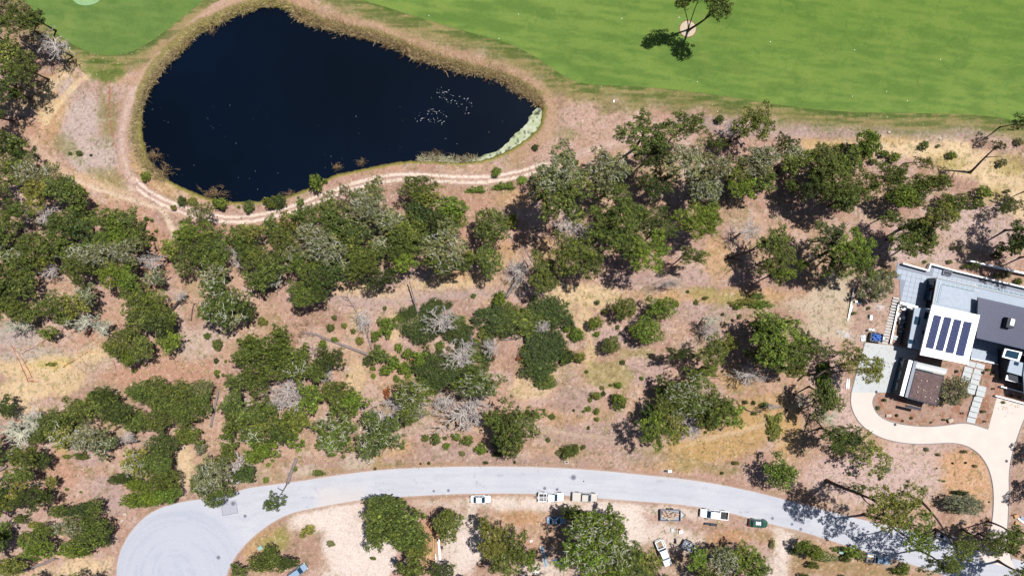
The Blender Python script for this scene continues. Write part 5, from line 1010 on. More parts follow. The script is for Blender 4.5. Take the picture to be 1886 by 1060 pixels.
# ---------------------------------------------------------------- vehicles
def ring(x0, x1, w0, w1, z, r=.25, n=4):
    """plan outline, nose at +x with half widths w1 (front) w0 (rear)"""
    pts = []
    for cx, cy, a0, rr_ in ((x1-r, w1-r, 0, r), (x0+r, w0-r, 90, r), (x0+r, -w0+r, 180, r), (x1-r, -w1+r, 270, r)):
        for i in range(n+1): a = math.radians(a0+90*i/n); pts.append((cx+rr_*math.cos(a), cy+rr_*math.sin(a), z))
    return pts
def wheels(root, xs, hw, r=.34):
    for x in xs:
        for s in (-1, 1):
            w = MB().tube([(x, s*(hw-.22), r), (x, s*(hw+.0), r)], [r, r], 14).build('wheel', M['tyre'], root); MB().tube([(x, s*(hw-.02), r), (x, s*(hw+.02), r)], [r*.62, r*.62], 10).build('rim', M['rim'], w)
def cabin(root, x0, x1, tx0, tx1, wb, wt, z0, z1, paint, roofname='roof'):
    MB().layers([ring(x0, x1, wb, wb*.97, z0, .12, 2), ring(tx0-.03, tx1+.03, wt+.03, wt+.02, z1-.06, .16, 2), ring(tx0+.05, tx1-.05, wt-.02, wt-.03, z1-.02, .16, 2)]).build('glazing', M['glass'], root, False)
    o = MB().layers([ring(tx0, tx1, wt, wt-.01, z1-.05, .18, 3), ring(tx0+.03, tx1-.03, wt-.04, wt-.05, z1+.02, .2, 3)]).build(roofname, paint, root, False)
    pm = MB()
    for s in (-1, 1):
        for a, b_ in (((x1, wb*.96, z0), (tx1, wt, z1-.03)), ((x0, wb*.99, z0), (tx0, wt, z1-.03)), (((x0+x1)/2, wb*1.0, z0), ((tx0+tx1)/2, wt+.01, z1-.03))): pm.tube([(a[0], s*a[1], a[2]), (b_[0], s*b_[1], b_[2])], [.05, .045], 5)
    pm.build('pillar', paint, root)
def lamps(root, x1, x0, hw, z):
    for s in (-1, 1):
        bevel(MB().box(x1-.16, s*(hw-.22)-.17, z-.08, x1+.01, s*(hw-.22)+.17, z+.07).build('headlight', M['headlamp'], root), .03)
        bevel(MB().box(x0-.01, s*(hw-.2)-.16, z, x0+.12, s*(hw-.2)+.16, z+.14).build('tail_light', M['taillamp'], root), .03)
def mirrors(root, x, hw, z, paint):
    for s in (-1, 1): bevel(MB().box(x-.1, s*hw if s > 0 else s*hw-.2, z, x+.06, s*hw+.2 if s > 0 else s*hw, z+.16).build('wing_mirror', paint, root), .04)
def put(name, u, v, ang, label, cat='car'):
    x, y = P(u, v, .8); r = empty(name, (x, y, .05), math.radians(ang)); return tag(r, label, cat)
def sedan(u, v, ang, paint, label, L=4.7, name='parked_car', suv=False):
    r = put(name, u, v, ang, label); h = L/2; W = .91; zt = 1.0 if suv else .88
    MB().layers([ring(-h+.12, h-.12, W-.1, W-.12, .22, .35), ring(-h, h, W-.03, W-.12, .42, .45), ring(-h+.02, h-.05, W, W-.06, zt-.26, .5), ring(-h+.1, h-.22, W-.06, W-.14, zt-.05, .5), ring(-h+.22, h-.45, W-.14, W-.22, zt, .5)]).build('body', paint, r, False)
    for nm, a, b_ in (('bonnet', h-1.35, h-.32), ('boot_lid', -h+.14, -h+.72)):
        bevel(MB().layers([ring(a, b_, W-.2, W-.3 if nm == 'bonnet' else W-.2, zt-.02, .15, 2), ring(a+.03, b_-.06, W-.24, W-.36 if nm == 'bonnet' else W-.24, zt+.025, .15, 2)]).build(nm, paint, r), .02)
    if suv: cabin(r, -h+.3, h-1.15, -h+.55, h-1.85, W-.08, W-.22, zt-.02, 1.68, paint)
    else: cabin(r, -h+.7, h-1.3, -h+1.35, h-2.05, W-.09, W-.27, zt-.02, 1.42, paint)
    wheels(r, (-h+.85, h-.9), W+.01); lamps(r, h-.08, -h, W-.05, .6); mirrors(r, h-1.55, W-.02, .9, paint)
    MB().box(h-.02, -.55, .35, h+.02, .55, .52).build('grille', M['black'], r); return r
def pickup(u, v, ang, paint, label, L=5.8, bed='open', rack=False, name='pickup_truck', sun_=False):
    r = put(name, u, v, ang, label, 'truck'); h = L/2; W = .98; bx = -h+1.95
    MB().layers([ring(bx-.02, h-.1, W-.05, W-.12, .35, .2), ring(bx-.02, h, W, W-.1, .6, .3), ring(bx-.02, h-.06, W, W-.06, .92, .35), ring(bx, h-.2, W-.08, W-.16, 1.08, .35)]).build('body', paint, r)
    bevel(MB().layers([ring(h-1.55, h-.3, W-.18, W-.28, 1.06, .15, 2), ring(h-1.5, h-.36, W-.24, W-.34, 1.13, .15, 2)]).build('bonnet', paint, r), .02)
    cabin(r, bx+.05, h-1.5, bx+.2, h-2.25, W-.08, W-.2, 1.06, 1.82, paint)
    b = MB(); b.box(-h, -W, .55, bx-.03, -W+.12, 1.2); b.box(-h, W-.12, .55, bx-.03, W, 1.2); b.box(-h, -W+.12, .55, -h+.1, W-.12, 1.18); b.box(bx-.13, -W+.12, .55, bx-.03, W-.12, 1.2); b.build('bed', paint, r)
    MB().box(-h+.1, -W+.12, .56, bx-.13, W-.12, .64).build('bed_floor', M['black'], r)
    if bed == 'cover': bevel(MB().box(-h+.06, -W+.08, 1.2, bx-.08, W-.08, 1.27).build('bed_cover', paint, r), .03)
    if bed == 'load':
        rr_ = random.Random(int(u)); 
        for k in range(7): bevel(MB().box(-h+.2, -W+.2+k*.22, .64, bx-.2-rr_.random()*.4, -W+.36+k*.22, .8+rr_.random()*.4).build('load_board', rr_.choice((M['wood'], M['white'], M['steel'])), r), .02)
    if rack:
        f = MB(); 
        for x in (-h+.15, -h+1.2, bx+.6): 
            f.tube([(x, -W, 1.1), (x, -W+.05, 2.0), (x, W-.05, 2.0), (x, W, 1.1)], [.035]*4, 5)
        for s in (-1, 1): f.tube([(-h, s*(W-.06), 2.03), (bx+.9, s*(W-.06), 2.03)], [.03, .03], 5)
        rk = f.build('rack', M['white'], r); g = MB()
        for s in (-.1, .32): g.tube([(-h-.4, s, 2.1), (bx+.4, s, 2.1)], [.045, .045], 5)
        for k in range(11): g.tube([(-h-.25+k*.3, -.1, 2.1), (-h-.25+k*.3, .32, 2.1)], [.03, .03], 4)
        g.build('ladder', M['white'], r)
    wheels(r, (-h+1.1, h-1.0), W+.01, .38); lamps(r, h-.05, -h-.01, W-.05, .8); mirrors(r, h-1.75, W, 1.1, M['black']); MB().box(h-.02, -.6, .45, h+.03, .6, .75).build('grille', M['black'], r)
    bevel(MB().box(-h-.16, -W+.1, .45, -h, W-.1, .6).build('bumper', M['steel'], r), .03)
    return r
sedan(885, 918.5, 0, M['carwhite'], 'small white sedan parked alone on the sandy shoulder')
pickup(1015, 913.5, -1, M['carwhite'], 'white pickup carrying a ladder on its rack', 5.9, 'open', True)
pickup(1077, 914, -3, M['cartan'], 'pewter pickup with covered bed behind the ladder truck', 5.8, 'cover')
t4 = pickup(1314.5, 945.5, 174, M['carwhite'], 'white pickup with dark open bed beside the dirt mound', 6.5, 'open')
sv_ = sedan(1396.5, 962.5, -5, M['cargreen'], 'dark green car with white bags on its roof', 4.3, suv=True)
x, y = P(1396.5, 962.5, 1.7); tb = MB()
for k in range(3): tb.layers([[(a+.42*(k-1)*1.0, b_, c) for a, b_, c in ring(-.18, .2, .42, .4, .0, .12, 2)], [(a+.42*(k-1)*1.0, b_, c) for a, b_, c in ring(-.12, .14, .34, .3, .2, .1, 2)]])
o = tb.build('roof_bag', M['white']); o.location = (x-.1, y, 1.76); o.rotation_euler = (0, 0, math.radians(-5)); tag(o, 'white sacks strapped on the dark green car roof', 'bags')
pickup(1617, 1027.5, -9, M['carblue'], 'pale blue pickup in tree shade below the road', 5.6, 'load')
sedan(1742, 988, -22, M['carsilver'], 'silver car half hidden under branches at the road edge', 4.6)
sedan(548, 1052, 35, M['carblue'], 'pale blue van cut by the bottom edge of the picture', 5.0, 'parked_van', True)
pickup(1222, 1017, -68, M['carwhite'], 'white flatbed truck loaded with timber under the trees', 6.2, 'load', False)
sedan(1024, 957, 2, M['carblue'], 'blue vehicle mostly hidden below the big pine shade', 4.5)
def trailer(u, v, ang, L, W, label, load, lm, hgt=.9, name='trailer'):
    x, y = P(u, v, .7); r = empty(name, (x, y, .05), math.radians(ang)); tag(r, label, 'trailer'); h = L/2
    b = MB(); b.box(-h, -W, .5, h, W, .58); b.box(-h, -W, .58, h, -W+.07, hgt+.4); b.box(-h, W-.07, .58, h, W, hgt+.4); b.box(h-.07, -W+.07, .58, h, W-.07, hgt+.4); b.box(-h, -W+.07, .58, -h+.07, W-.07, hgt+.4); b.build('box_body', M['wallgrey'], r)
    MB().tube([(h, -W*.8, .5), (h+1.3, 0, .48)], [.05, .05], 5).build('drawbar', M['black'], r); MB().tube([(h, W*.8, .5), (h+1.3, 0, .48)], [.05, .05], 5).build('drawbar', M['black'], r)
    MB().prism([(h, -W*.8), (h+.9, 0), (h, W*.8)], .55, .6).build('front_plate', M['steel'], r)
    wheels(r, (-.45, .45), W+.18, .32)
    rr_ = random.Random(int(u))
    for k in range(load):
        a = rr_.uniform(0, 6.28); cx_, cy_ = rr_.uniform(-h+.5, h-.6), rr_.uniform(-W+.35, W-.35); s_ = rr_.uniform(.25, .55); z = .6+rr_.uniform(.1, .5)
        pts = [(cx_+s_*math.cos(a+q)*rr_.uniform(.7, 1.1), cy_+s_*math.sin(a+q)*.6*rr_.uniform(.7, 1.1)) for q in (0, 1.1, 2.3, 3.4, 4.6, 5.5)]
        m = MB(); m.layers([[(p[0], p[1], z-.3) for p in pts], [(cx_+(p[0]-cx_)*.75, cy_+(p[1]-cy_)*.75, z+.22) for p in pts]]); bevel(m.build('load_piece', lm[k % len(lm)], r), .04)
    return r
trailer(1234, 947, -1, 4.6, 1.25, 'dark box trailer heaped with pinkish rubble on the shoulder', 46, [M['stone'], mat('pink_rubble', alb(222, 178, 160), .9, .2, 4), M['stone']])
trailer(1266, 1003, -25, 2.6, .95, 'small dark open trailer at the edge of tree shade', 7, [M['whitetarp'], M['steel'], M['walldark']])
trailer(1612, 620.5, -8, 2.8, 1.0, 'trailer filled with crumpled blue tarpaulin beside the white steps', 40, [M['bluetarp']], .9)
def junk(u, v, items, label, cat, name, grp=None):
    x, y = P(u, v); r = empty(name, (x, y, .02)); tag(r, label, cat, grp); rr_ = random.Random(int(u*3))
    for nm, du, dv, l, w, h, a, mt in items:
        o = MB().box(-l/2, -w/2, 0, l/2, w/2, h).build(nm, M[mt], r); o.location = (du/8, -dv/8, 0); o.rotation_euler = (0, 0, math.radians(a)); bevel(o, min(.04, h*.3), 2)
    return r
junk(1545.5, 1013, [('cabinet', 0, 0, 1.0, .75, .9, -15, 'green_box'), ('lid', 0, 0, 1.08, .8, .98, -15, 'green_box')], 'pale green utility cabinet on the verge left of the blue pickup', 'cabinet', 'utility_cabinet')
junk(481, 1006, [('cabinet', 0, 0, 1.15, .95, .8, 32, 'steel'), ('lid', .6, -.4, 1.0, .75, .88, 32, 'green_box')], 'grey utility box with pale lid inside the bulb garden', 'cabinet', 'utility_cabinet')
junk(1043, 849.5, [('box_frame', 0, 0, 1.0, .75, .35, 5, 'stone'), ('cover', .2, -.2, .5, .35, .40, 5, 'walldark')], 'white valve box with dark cover above the road', 'box', 'valve_box')
junk(1231, 866, [('bag', 2, 0, .9, .55, .35, 5, 'white'), ('bag', -5, 0, .8, .4, .3, 0, 'black')], 'black and white bag left on the road bank', 'bag', 'rubbish_bag')
junk(1560, 706, [('pipe', -1.5, 0, .28, 2.3, .25, -5, 'white'), ('pipe', 2.0, 0, .28, 2.3, .25, -5, 'white'), ('pipe', .2, 0, .2, 2.3, .2, -5, 'walldark')], 'pair of short white pipes left of the driveway', 'pipes', 'pipe_stack')
junk(809.5, 1011, [('pipe', 0, 0, .5, 4.9, .3, 5, 'white')], 'long white pipe lying beside the lumber', 'pipe', 'white_pipe')
junk(803, 1032, [('pipe', 0, 0, .18, 3.4, .15, 2, 'white')], 'thin white pipe lying parallel to the thick one', 'pipe', 'white_pipe')
junk(790, 1026, [('plank', -3, 0, .55, 3.4, .2, -7, 'wood'), ('plank', 1.6, -1, .5, 3.2, .2, -6, 'wood'), ('plank', 4, -10, .3, 3.6, .15, -3, 'wood')], 'stack of tan planks on reddish soil', 'lumber', 'lumber_stack')
junk(798, 1000, [('plank', 0, 0, .25, 5.0, .15, -2, 'wood'), ('plank', 4, 2, .2, 4.5, .15, -3, 'wood')], 'two long boards above the plank stack', 'lumber', 'lumber_stack')
junk(814, 1006, [('crate', 0, 0, .5, .5, .4, 0, 'walldark')], 'small dark crate right of the white pipe', 'crate', 'crate')
junk(988, 1046, [('trestle_leg', -2, 0, .12, 2.2, .6, -35, 'white'), ('trestle_leg', 2, 0, .12, 2.2, .6, 25, 'white'), ('trestle_rail', 0, -3, 1.9, .12, .65, -15, 'white'), ('trestle_rail', 0, 4, 1.7, .12, .62, -15, 'white')], 'white trestle frame on the ground below the netting', 'trestle', 'trestle')
junk(997, 1022, [('board', -1, 0, .25, 4.2, .2, 12, 'wood'), ('board', 2, 1, .35, 5.2, .3, 12, 'steel'), ('board', 6, 0, .5, 4.6, .5, 12, 'carblue')], 'boards and blue sheets leaning in the pine shade', 'lumber', 'lumber_stack')
junk(1030, 1030, [('sheet', 2, -2, 3.4, .3, .4, 5, 'bluetarp'), ('sheet', 3, 5, 3.2, .3, .35, 2, 'bluetarp')], 'blue sheet bundles in deep shade of the broad pine', 'bundle', 'sheet_bundle')
junk(978, 994, [('bag', 0, 0, .6, .4, .4, 30, 'white')], 'small white bag at the netting corner', 'bag', 'rubbish_bag')
junk(1238, 974, [('sack', 0, 0, .7, .8, .35, 20, 'whitetarp'), ('sack', -1, 3, .5, .4, .3, -20, 'whitetarp')], 'pair of white sacks on the work yard', 'bag', 'sack_pile')
junk(1253, 977, [('sack', 0, 0, .9, .7, .5, 10, 'white'), ('sack', 3, 1, .5, .6, .4, 60, 'steel'), ('cap', -2, -4, .35, .3, .5, 0, 'redpaint')], 'pile of white sacks with a red cap', 'bag', 'sack_pile')
junk(1243.5, 994, [('drum', 0, 0, .35, 1.1, .4, 4, 'walldark')], 'short dark drum lying above the open trailer', 'drum', 'drum')
junk(1307, 963, [('log_piece', -6, -.5, 1.2, .45, .45, -5, 'walldark'), ('log_piece', 6, 1.2, 1.6, .5, .5, -5, 'walldark')], 'two dark log pieces below the white pickup', 'logs', 'log_pile')
junk(1312, 1001, [('bucket', 0, 0, .6, .8, .6, 40, 'walldark')], 'dark block standing on the orange soil patch', 'block', 'concrete_block')
junk(1588, 622, [('sheet', 0, 0, 1.1, 1.5, .25, 10, 'whitetarp'), ('sheet', 1, -3, .9, .7, .4, 40, 'whitetarp')], 'crumpled white sheet left of the blue loaded trailer', 'sheet', 'plastic_sheet')
junk(1602, 606, [('bag', -2, 0, .8, .5, .5, 0, 'whitetarp'), ('bag', 4, 1, .7, .6, .4, 30, 'whitetarp'), ('bucket', -8, 2, .5, .5, .5, 0, 'tyre')], 'white bags and a dark bucket above the blue loaded trailer', 'bag', 'sack_pile')
junk(1602.5, 584.5, [('basin', 0, 0, .6, 1.1, .35, -8, 'white'), ('tray', -2, -2, .6, .9, .3, -8, 'walldark')], 'white basin with dark tray on the garden soil', 'basin', 'basin')
junk(1582, 558, [('panel', 0, 0, .9, .5, .1, 20, 'carblue'), ('panel', -6, -3, .7, .5, .1, 5, 'steel')], 'small blue panels lying below the olive tree', 'panel', 'flat_panel')
junk(1565, 575, [('board', 0, 0, .25, 3.4, .15, -18, 'white'), ('board', -3, 8, .2, 2.6, .15, -12, 'white')], 'white boards leaning along the board fence', 'lumber', 'lumber_stack')
its = []; rr = random.Random(12)
for k in range(34): its.append(('scrap', rr.uniform(-12, 7), rr.uniform(-20, 22), rr.uniform(.3, 1.1), rr.uniform(.2, .7), rr.uniform(.2, .8), rr.uniform(0, 180), rr.choice(['white', 'whitetarp', 'whitetarp', 'steel', 'carblue', 'walldark', 'wood'])))
junk(1664, 588, its, 'pile of white building waste beside the terrace', 'waste', 'waste_pile')
junk(1664, 562, [('cover', -3, 0, 1.3, .7, .9, -13, 'walldark'), ('cover', 6, 2, 1.1, .6, .95, -13, 'white'), ('top', 0, 3, 3.2, .2, .85, -13, 'steel')], 'barbecue with dark and white lids at the terrace edge', 'barbecue', 'barbecue')
junk(1742, 503, [('planter_rim', 0, 0, 2.1, 1.1, .5, -13, 'wallgrey'), ('planter_soil', 0, 0, 1.8, .8, .54, -13, 'walldark')], 'dark planter box standing on the terrace', 'planter', 'planter')
junk(1644, 622, [('step', 0, 0, 1.6, .7, .4, -13, 'slab'), ('step', 2, -3, 1.3, .5, .6, -13, 'slab')], 'pale landing block at the foot of the waste pile', 'steps', 'landing')
junk(1869, 949, [('chair_seat', 0, 0, .9, .8, .45, 20, 'tan'), ('chair_back', -4, -3, .8, .2, .8, 20, 'tan')], 'tan garden chair beside the white lounger', 'chair', 'garden_chair')
junk(1870, 962, [('chair_seat', 0, 0, .9, .8, .45, -20, 'tan'), ('chair_back', 3, 4, .8, .2, .8, -20, 'tan')], 'tan garden chair nearest the bottom right driveway', 'chair', 'garden_chair')
junk(1877, 956, [('lounger', 0, 0, 1.7, .4, .4, -40, 'white')], 'slim white lounger between two tan chairs', 'lounger', 'lounger')
junk(1880, 952, [('cushion', 0, 0, .8, .6, .4, -20, 'carblue')], 'blue cushion beside the white lounger', 'cushion', 'cushion')
junk(682, 848, [('post', 0, 0, .18, .18, 1.8, 0, 'carblue'), ('plate', 0, 0, .3, .06, 1.9, 0, 'white')], 'slim blue marker post under the round lichen pine', 'post', 'marker_post')
junk(232, 945, [('stone_face', 0, 0, .8, .6, .4, 10, 'stone'), ('stone_face', -5, 12, .9, .5, .4, 40, 'stone')], 'pale stones above the turning bulb', 'stones', 'stone_pile')
junk(340, 822, [('stone_face', 0, 0, .6, 1.1, .6, 20, 'stone')], 'pale boulder right of the dense tree belt', 'stone', 'boulder')
junk(1131, 187.5, [('block', 0, 0, .5, .6, .4, 0, 'white')], 'white marker block at the fairway corner', 'marker', 'marker_block')
junk(1636, 244, [('stone_face', 0, 0, .6, .4, .3, 0, 'stone')], 'small pale stone above the golden slope', 'stone', 'boulder')
junk(1730, 256, [('stone_face', 0, 0, .6, .4, .3, 20, 'stone')], 'pale stone on the golden slope top right', 'stone', 'boulder')
junk(1748, 773, [('stone_face', 0, 0, 1.1, .9, .6, 20, 'stone')], 'largest pale boulder in the driveway planting bed', 'stone', 'boulder')
junk(1635, 764, [('stone_face', 0, 0, 1.2, .7, .4, 5, 'stone')], 'flat pale boulder at the bend of the planting bed', 'stone', 'boulder')
for u, v, lab in ((1647.5, 781, 'on the driveway bend'), (1852.5, 848, 'on the driveway stem'), (1613, 721, 'between court and driveway')):
    junk(u, v, [('frame', 0, 0, .6, .6, .055, 20, 'iron'), ('grate', 0, 0, .45, .45, .065, 20, 'walldark')], 'dark square drain grate '+lab, 'drain', 'drain_grate')
# orange construction netting fences
def netting(px, label, h=.6):
    b0 = P(*px[0]); r = empty('safety_fence', (b0[0], b0[1], 0)); tag(r, label, 'fence', 'orange safety fences'); m = MB()
    for i in range(len(px)-1):
        x0, y0 = P(*px[i]); x1, y1 = P(*px[i+1]); x0 -= b0[0]; x1 -= b0[0]; y0 -= b0[1]; y1 -= b0[1]; L = math.hypot(x1-x0, y1-y0); n = max(2, int(L/1.0))
        tx, ty = (x1-x0)/L, (y1-y0)/L
        for k in range(n):
            sag = .08*math.sin(k*1.7)+.14
            a = (x0+tx*L*k/n, y0+ty*L*k/n); c = (x0+tx*L*(k+1)/n, y0+ty*L*(k+1)/n); sx, sy = -ty*sag, tx*sag; s2 = .08*math.sin((k+1)*1.7)+.14
            m.poly([(a[0], a[1], .05), (c[0], c[1], .05), (c[0]-ty*s2, c[1]+tx*s2, h), (a[0]+sx, a[1]+sy, h)], [(0, 1, 2, 3)])
        MB().tube([(x0, y0, 0), (x0, y0, h+.2)], [.035, .03], 5).build('post', M['steel'], r)
    o = m.build('netting', M['orange'], r); so = o.modifiers.new('s', 'SOLIDIFY'); so.thickness = .02
netting([(26,638),(40,655),(52,675),(61,694)], 'orange safety fence along the left straw slope, longest upright run')
netting([(24,636),(36,660),(46,682),(54,702),(72,702)], 'orange safety fence run beside the longest one, with white corner')
netting([(172,640),(150,655),(118,674)], 'orange safety fence slanting up from the straw slope')
netting([(120,604),(98,616),(72,634),(42,650)], 'orange safety fence partly hidden under the lichen trees')
netting([(160,600),(168,616),(174,628)], 'short orange safety fence between the west pines')
netting([(214,582),(222,598),(236,612)], 'short orange safety fence in the shade of the west pines')
netting([(211,664),(215,678)], 'stub of orange safety fence below the dark cypress')
netting([(896,959),(906,961),(903,972)], 'orange safety fence corner right of the blue grey shade')
netting([(950,964),(966,966),(963,974)], 'orange safety fence left of the parked blue vehicle')
netting([(960,994),(974,1000),(986,1006),(976,1020)], 'orange safety fence zigzag above the white trestle')
netting([(780,1016),(784,1034)], 'short orange safety fence left of the plank stack')
# manhole rings and the asphalt patch
for i, (u, v, r_) in enumerate(((1056,878,5.6),(1003,898,3.6),(1026,900,3.4),(799,903,2.8),(826,902,3.2),(1422,953,3.4),(1458,964,3.2),(1474,973,3.4),(430,926,5.2),(452,949,3.6),(403,1025,4.2))):
    x, y = P(u, v); r = empty('manhole', (x, y, .03)); lab = ['largest iron manhole cover in the middle of the road', 'left of two iron covers beside the ladder pickup', 'right of two iron covers beside the ladder pickup', 'left of two iron covers nearest the white sedan', 'right of two iron covers nearest the white sedan',
      'iron cover in the road right of the green car', 'middle one of three iron covers right of the green car', 'last of three iron covers before the road shade', 'big iron cover touching the square asphalt patch', 'small iron cover below the square asphalt patch', 'iron cover in the turning bulb near its garden side'][i]
    tag(r, lab, 'manhole', 'iron covers in the road'); R_ = r_/8; o = MB().prism(disc(0, 0, R_, 20), -.02, .010).build('collar', M['collar'] if 'collar' in M else M.setdefault('collar', mat('asphalt_collar', alb(172, 176, 192), .85, .1, 4)), r)
    MB().prism(disc(0, 0, R_*.62, 18), -.02, .016).build('cover', M['iron'], r)
M['patch'] = mat('asphalt_patch', alb(188, 190, 204), .85, .06, 2); M['crack'] = mat('tar_seam', alb(140, 142, 156), .8, .1, 2)
pq = [(407,924),(435,919),(439,943),(411,948)]; tag(MB().prism([P(*p) for p in pq], 0, .036).build('asphalt_patch', M['patch']), 'square asphalt patch at the mouth of the bulb', kind='structure')
for a, b_ in (((407,924),(411,948)), ((411,948),(439,943)), ((439,943),(435,920))):
    x0, y0 = P(*a); x1, y1 = P(*b_); tag(MB().tube([(x0, y0, .03), (x1, y1, .03)], [.05, .05], 4).build('patch_seam', M['crack']), 'dark tar seam of the square patch', kind='structure')
# small white specks on the pond surface
rr = random.Random(5); m = MB()
cl_ = [(812,163),(832,178),(790,205),(815,178),(823,185),(855,182),(862,196),(778,200),(806,220),(800,205),(845,190),(775,218),(820,215),(795,222),(858,204),(820,170),(785,180),(812,222)]
for k in range(110):
    c = cl_[rr.randrange(len(cl_))]; u, v = c[0]+rr.gauss(0, 5), c[1]+rr.gauss(0, 3.4); s_ = rr.choice((.02, .03, .04, .06)); x, y = P(u, v); m.box(x-s_, y-s_*.6, WZ, x+s_, y+s_*.6, WZ+.03)
for k in range(70):
    u, v = rr.uniform(275, 960), rr.uniform(190, 360)
    if (sdf_poly(np.array([u]), np.array([v]), POND[::4])[0] < -8): s_ = rr.choice((.015, .025)); x, y = P(u, v); m.box(x-s_, y-s_, WZ, x+s_, y+s_, WZ+.02)
M['fleck'] = mat('white_flecks', (.75, .78, .8, 1), .5, 0)
tag(m.build('pond_flecks', M['fleck']), 'white flecks scattered on the dark pond water', 'flecks', kind='stuff')
m = MB()
for c in ((1418,78),(1573,93),(1731,110),(1632,169),(1569,178),(1145,35),(955,27),(805,110),(919,72),(1670,186),(1321,206),(1284,151),(790,30),(1250,33)):
    x, y = P(*c); m.box(x-.06, y-.06, .02, x+.06, y+.06, .1)
tag(m.build('turf_specks', M['fleck']), 'small white specks on the fairway turf', 'specks', kind='stuff')

# ---------------------------------------------------------------- reeds round the pond
def reeds(path, n, w, tones, hgt, name, label, seed, inward=.0, lean_=1.0, wd=.028):
    r = np.random.default_rng(seed); pl = np.array(path, float); seg = np.sqrt(((pl[1:, :2]-pl[:-1, :2])**2).sum(1)); cum = np.concatenate([[0], np.cumsum(seg)]); t = r.uniform(0, cum[-1], n)
    i = np.searchsorted(cum, t)-1; i = np.clip(i, 0, len(seg)-1); f = ((t-cum[i])/seg[i])[:, None]; p = pl[i, :2]*(1-f)+pl[i+1, :2]*f; ww = (pl[i, 2]*(1-f[:, 0])+pl[i+1, 2]*f[:, 0])
    d = (pl[i+1, :2]-pl[i, :2])/seg[i][:, None]; nr = np.stack([-d[:, 1], d[:, 0]], 1); sg = np.sign(nr[:, 0]*(p[:, 0]-620)+nr[:, 1]*(p[:, 1]-190)); p = p+nr*(sg*3.5)[:, None]+nr*(r.normal(0, .34, n)*ww)[:, None]+r.normal(0, 1.5, (n, 2))
    p += (fbm(p[:, 0], p[:, 1], 8, 3, seed)-.5)[:, None]*nr*ww[:, None]*1.1
    x = (p[:, 0]-CX)/8; y = (CY-p[:, 1])/8; L = hgt*r.uniform(.5, 1.4, n); a = r.uniform(0, 6.28, n); ln = r.uniform(.25, 1.0, n)*lean_
    bx = np.cos(a); by = np.sin(a); z0 = np.full(n, WZ-.15)+.12; px_, py_ = -by*wd, bx*wd
    v = np.zeros((n, 4, 3)); z1 = z0+L*np.sqrt(np.maximum(.05, 1-ln**2*.9))
    v[:, 0] = np.stack([x-px_, y-py_, z0], 1); v[:, 1] = np.stack([x+px_, y+py_, z0], 1); v[:, 2] = np.stack([x+bx*L*ln+px_*.4, y+by*L*ln+py_*.4, z1], 1); v[:, 3] = np.stack([x+bx*L*ln-px_*.4, y+by*L*ln-py_*.4, z1], 1)
    tc_ = np.array(tones, float)[r.integers(0, len(tones), n)]*r.uniform(.75, 1.15, (n, 1)); c = lin(tc_)/GAIN*1.35
    me = np_mesh(name, v.reshape(-1, 3), np.arange(n*4).reshape(-1, 4), M['grass'], False, np.repeat(c, 4, 0)); tag(link(bpy.data.objects.new(name, me)), label, 'reeds', kind='stuff')
W1 = [(335,88,7),(318,105,8),(296,128,7),(275,160,6),(260,195,8),(252,225,9),(252,258,9),(262,290,9),(280,312,10),(305,330,7)]
W2 = [(330,92,6),(360,62,7),(400,40,8),(440,22,8),(475,10,9),(510,6,8),(545,20,8)]
W3 = [(540,24,10),(575,34,16),(605,45,18),(640,56,13),(665,62,8),(690,68,9),(725,82,12),(760,98,14),(800,110,15),(850,124,16),(900,134,15),(935,146,16),(960,162,16),(985,182,9),(996,196,4)]
W4 = [(1000,200,2),(996,235,2),(975,262,2.5),(930,288,2.5),(880,302,3),(830,301,4),(790,298,4),(740,300,3),(690,309,3),(650,318,3),(610,326,3),(585,342,2.5),(550,357,2),(510,369,2),(440,376,2),(380,368,2),(340,352,2),(312,338,3)]
TS = [(226,204,156),(205,180,130),(150,132,84),(228,212,170),(128,108,78)]
reeds(W1, 7000, 1, TS, 1.3, 'reed_bed', 'straw coloured reeds along the west shore of the pond', 1)
reeds(W2, 6500, 1, TS+[(180,176,96),(226,210,120)], 1.2, 'reed_bed', 'yellowish reeds along the north west shore of the pond', 2)
reeds(W3, 17000, 1, TS+[(170,124,84),(120,100,78)], 1.3, 'reed_bed', 'brown tangled reeds along the north east shore of the pond', 3)
reeds(W4, 6000, 1, [(196,190,110),(160,158,74),(214,206,160),(140,130,70)], .5, 'shore_grass', 'low yellow green grass along the south shore of the pond', 4)
reeds([(770,290,6),(800,286,9),(830,290,9),(880,288,7)], 900, 1, [(226,222,196),(200,196,160),(180,170,130)], .9, 'reed_bed', 'pale straggling reeds in the south shore shallows', 5, wd=.04)

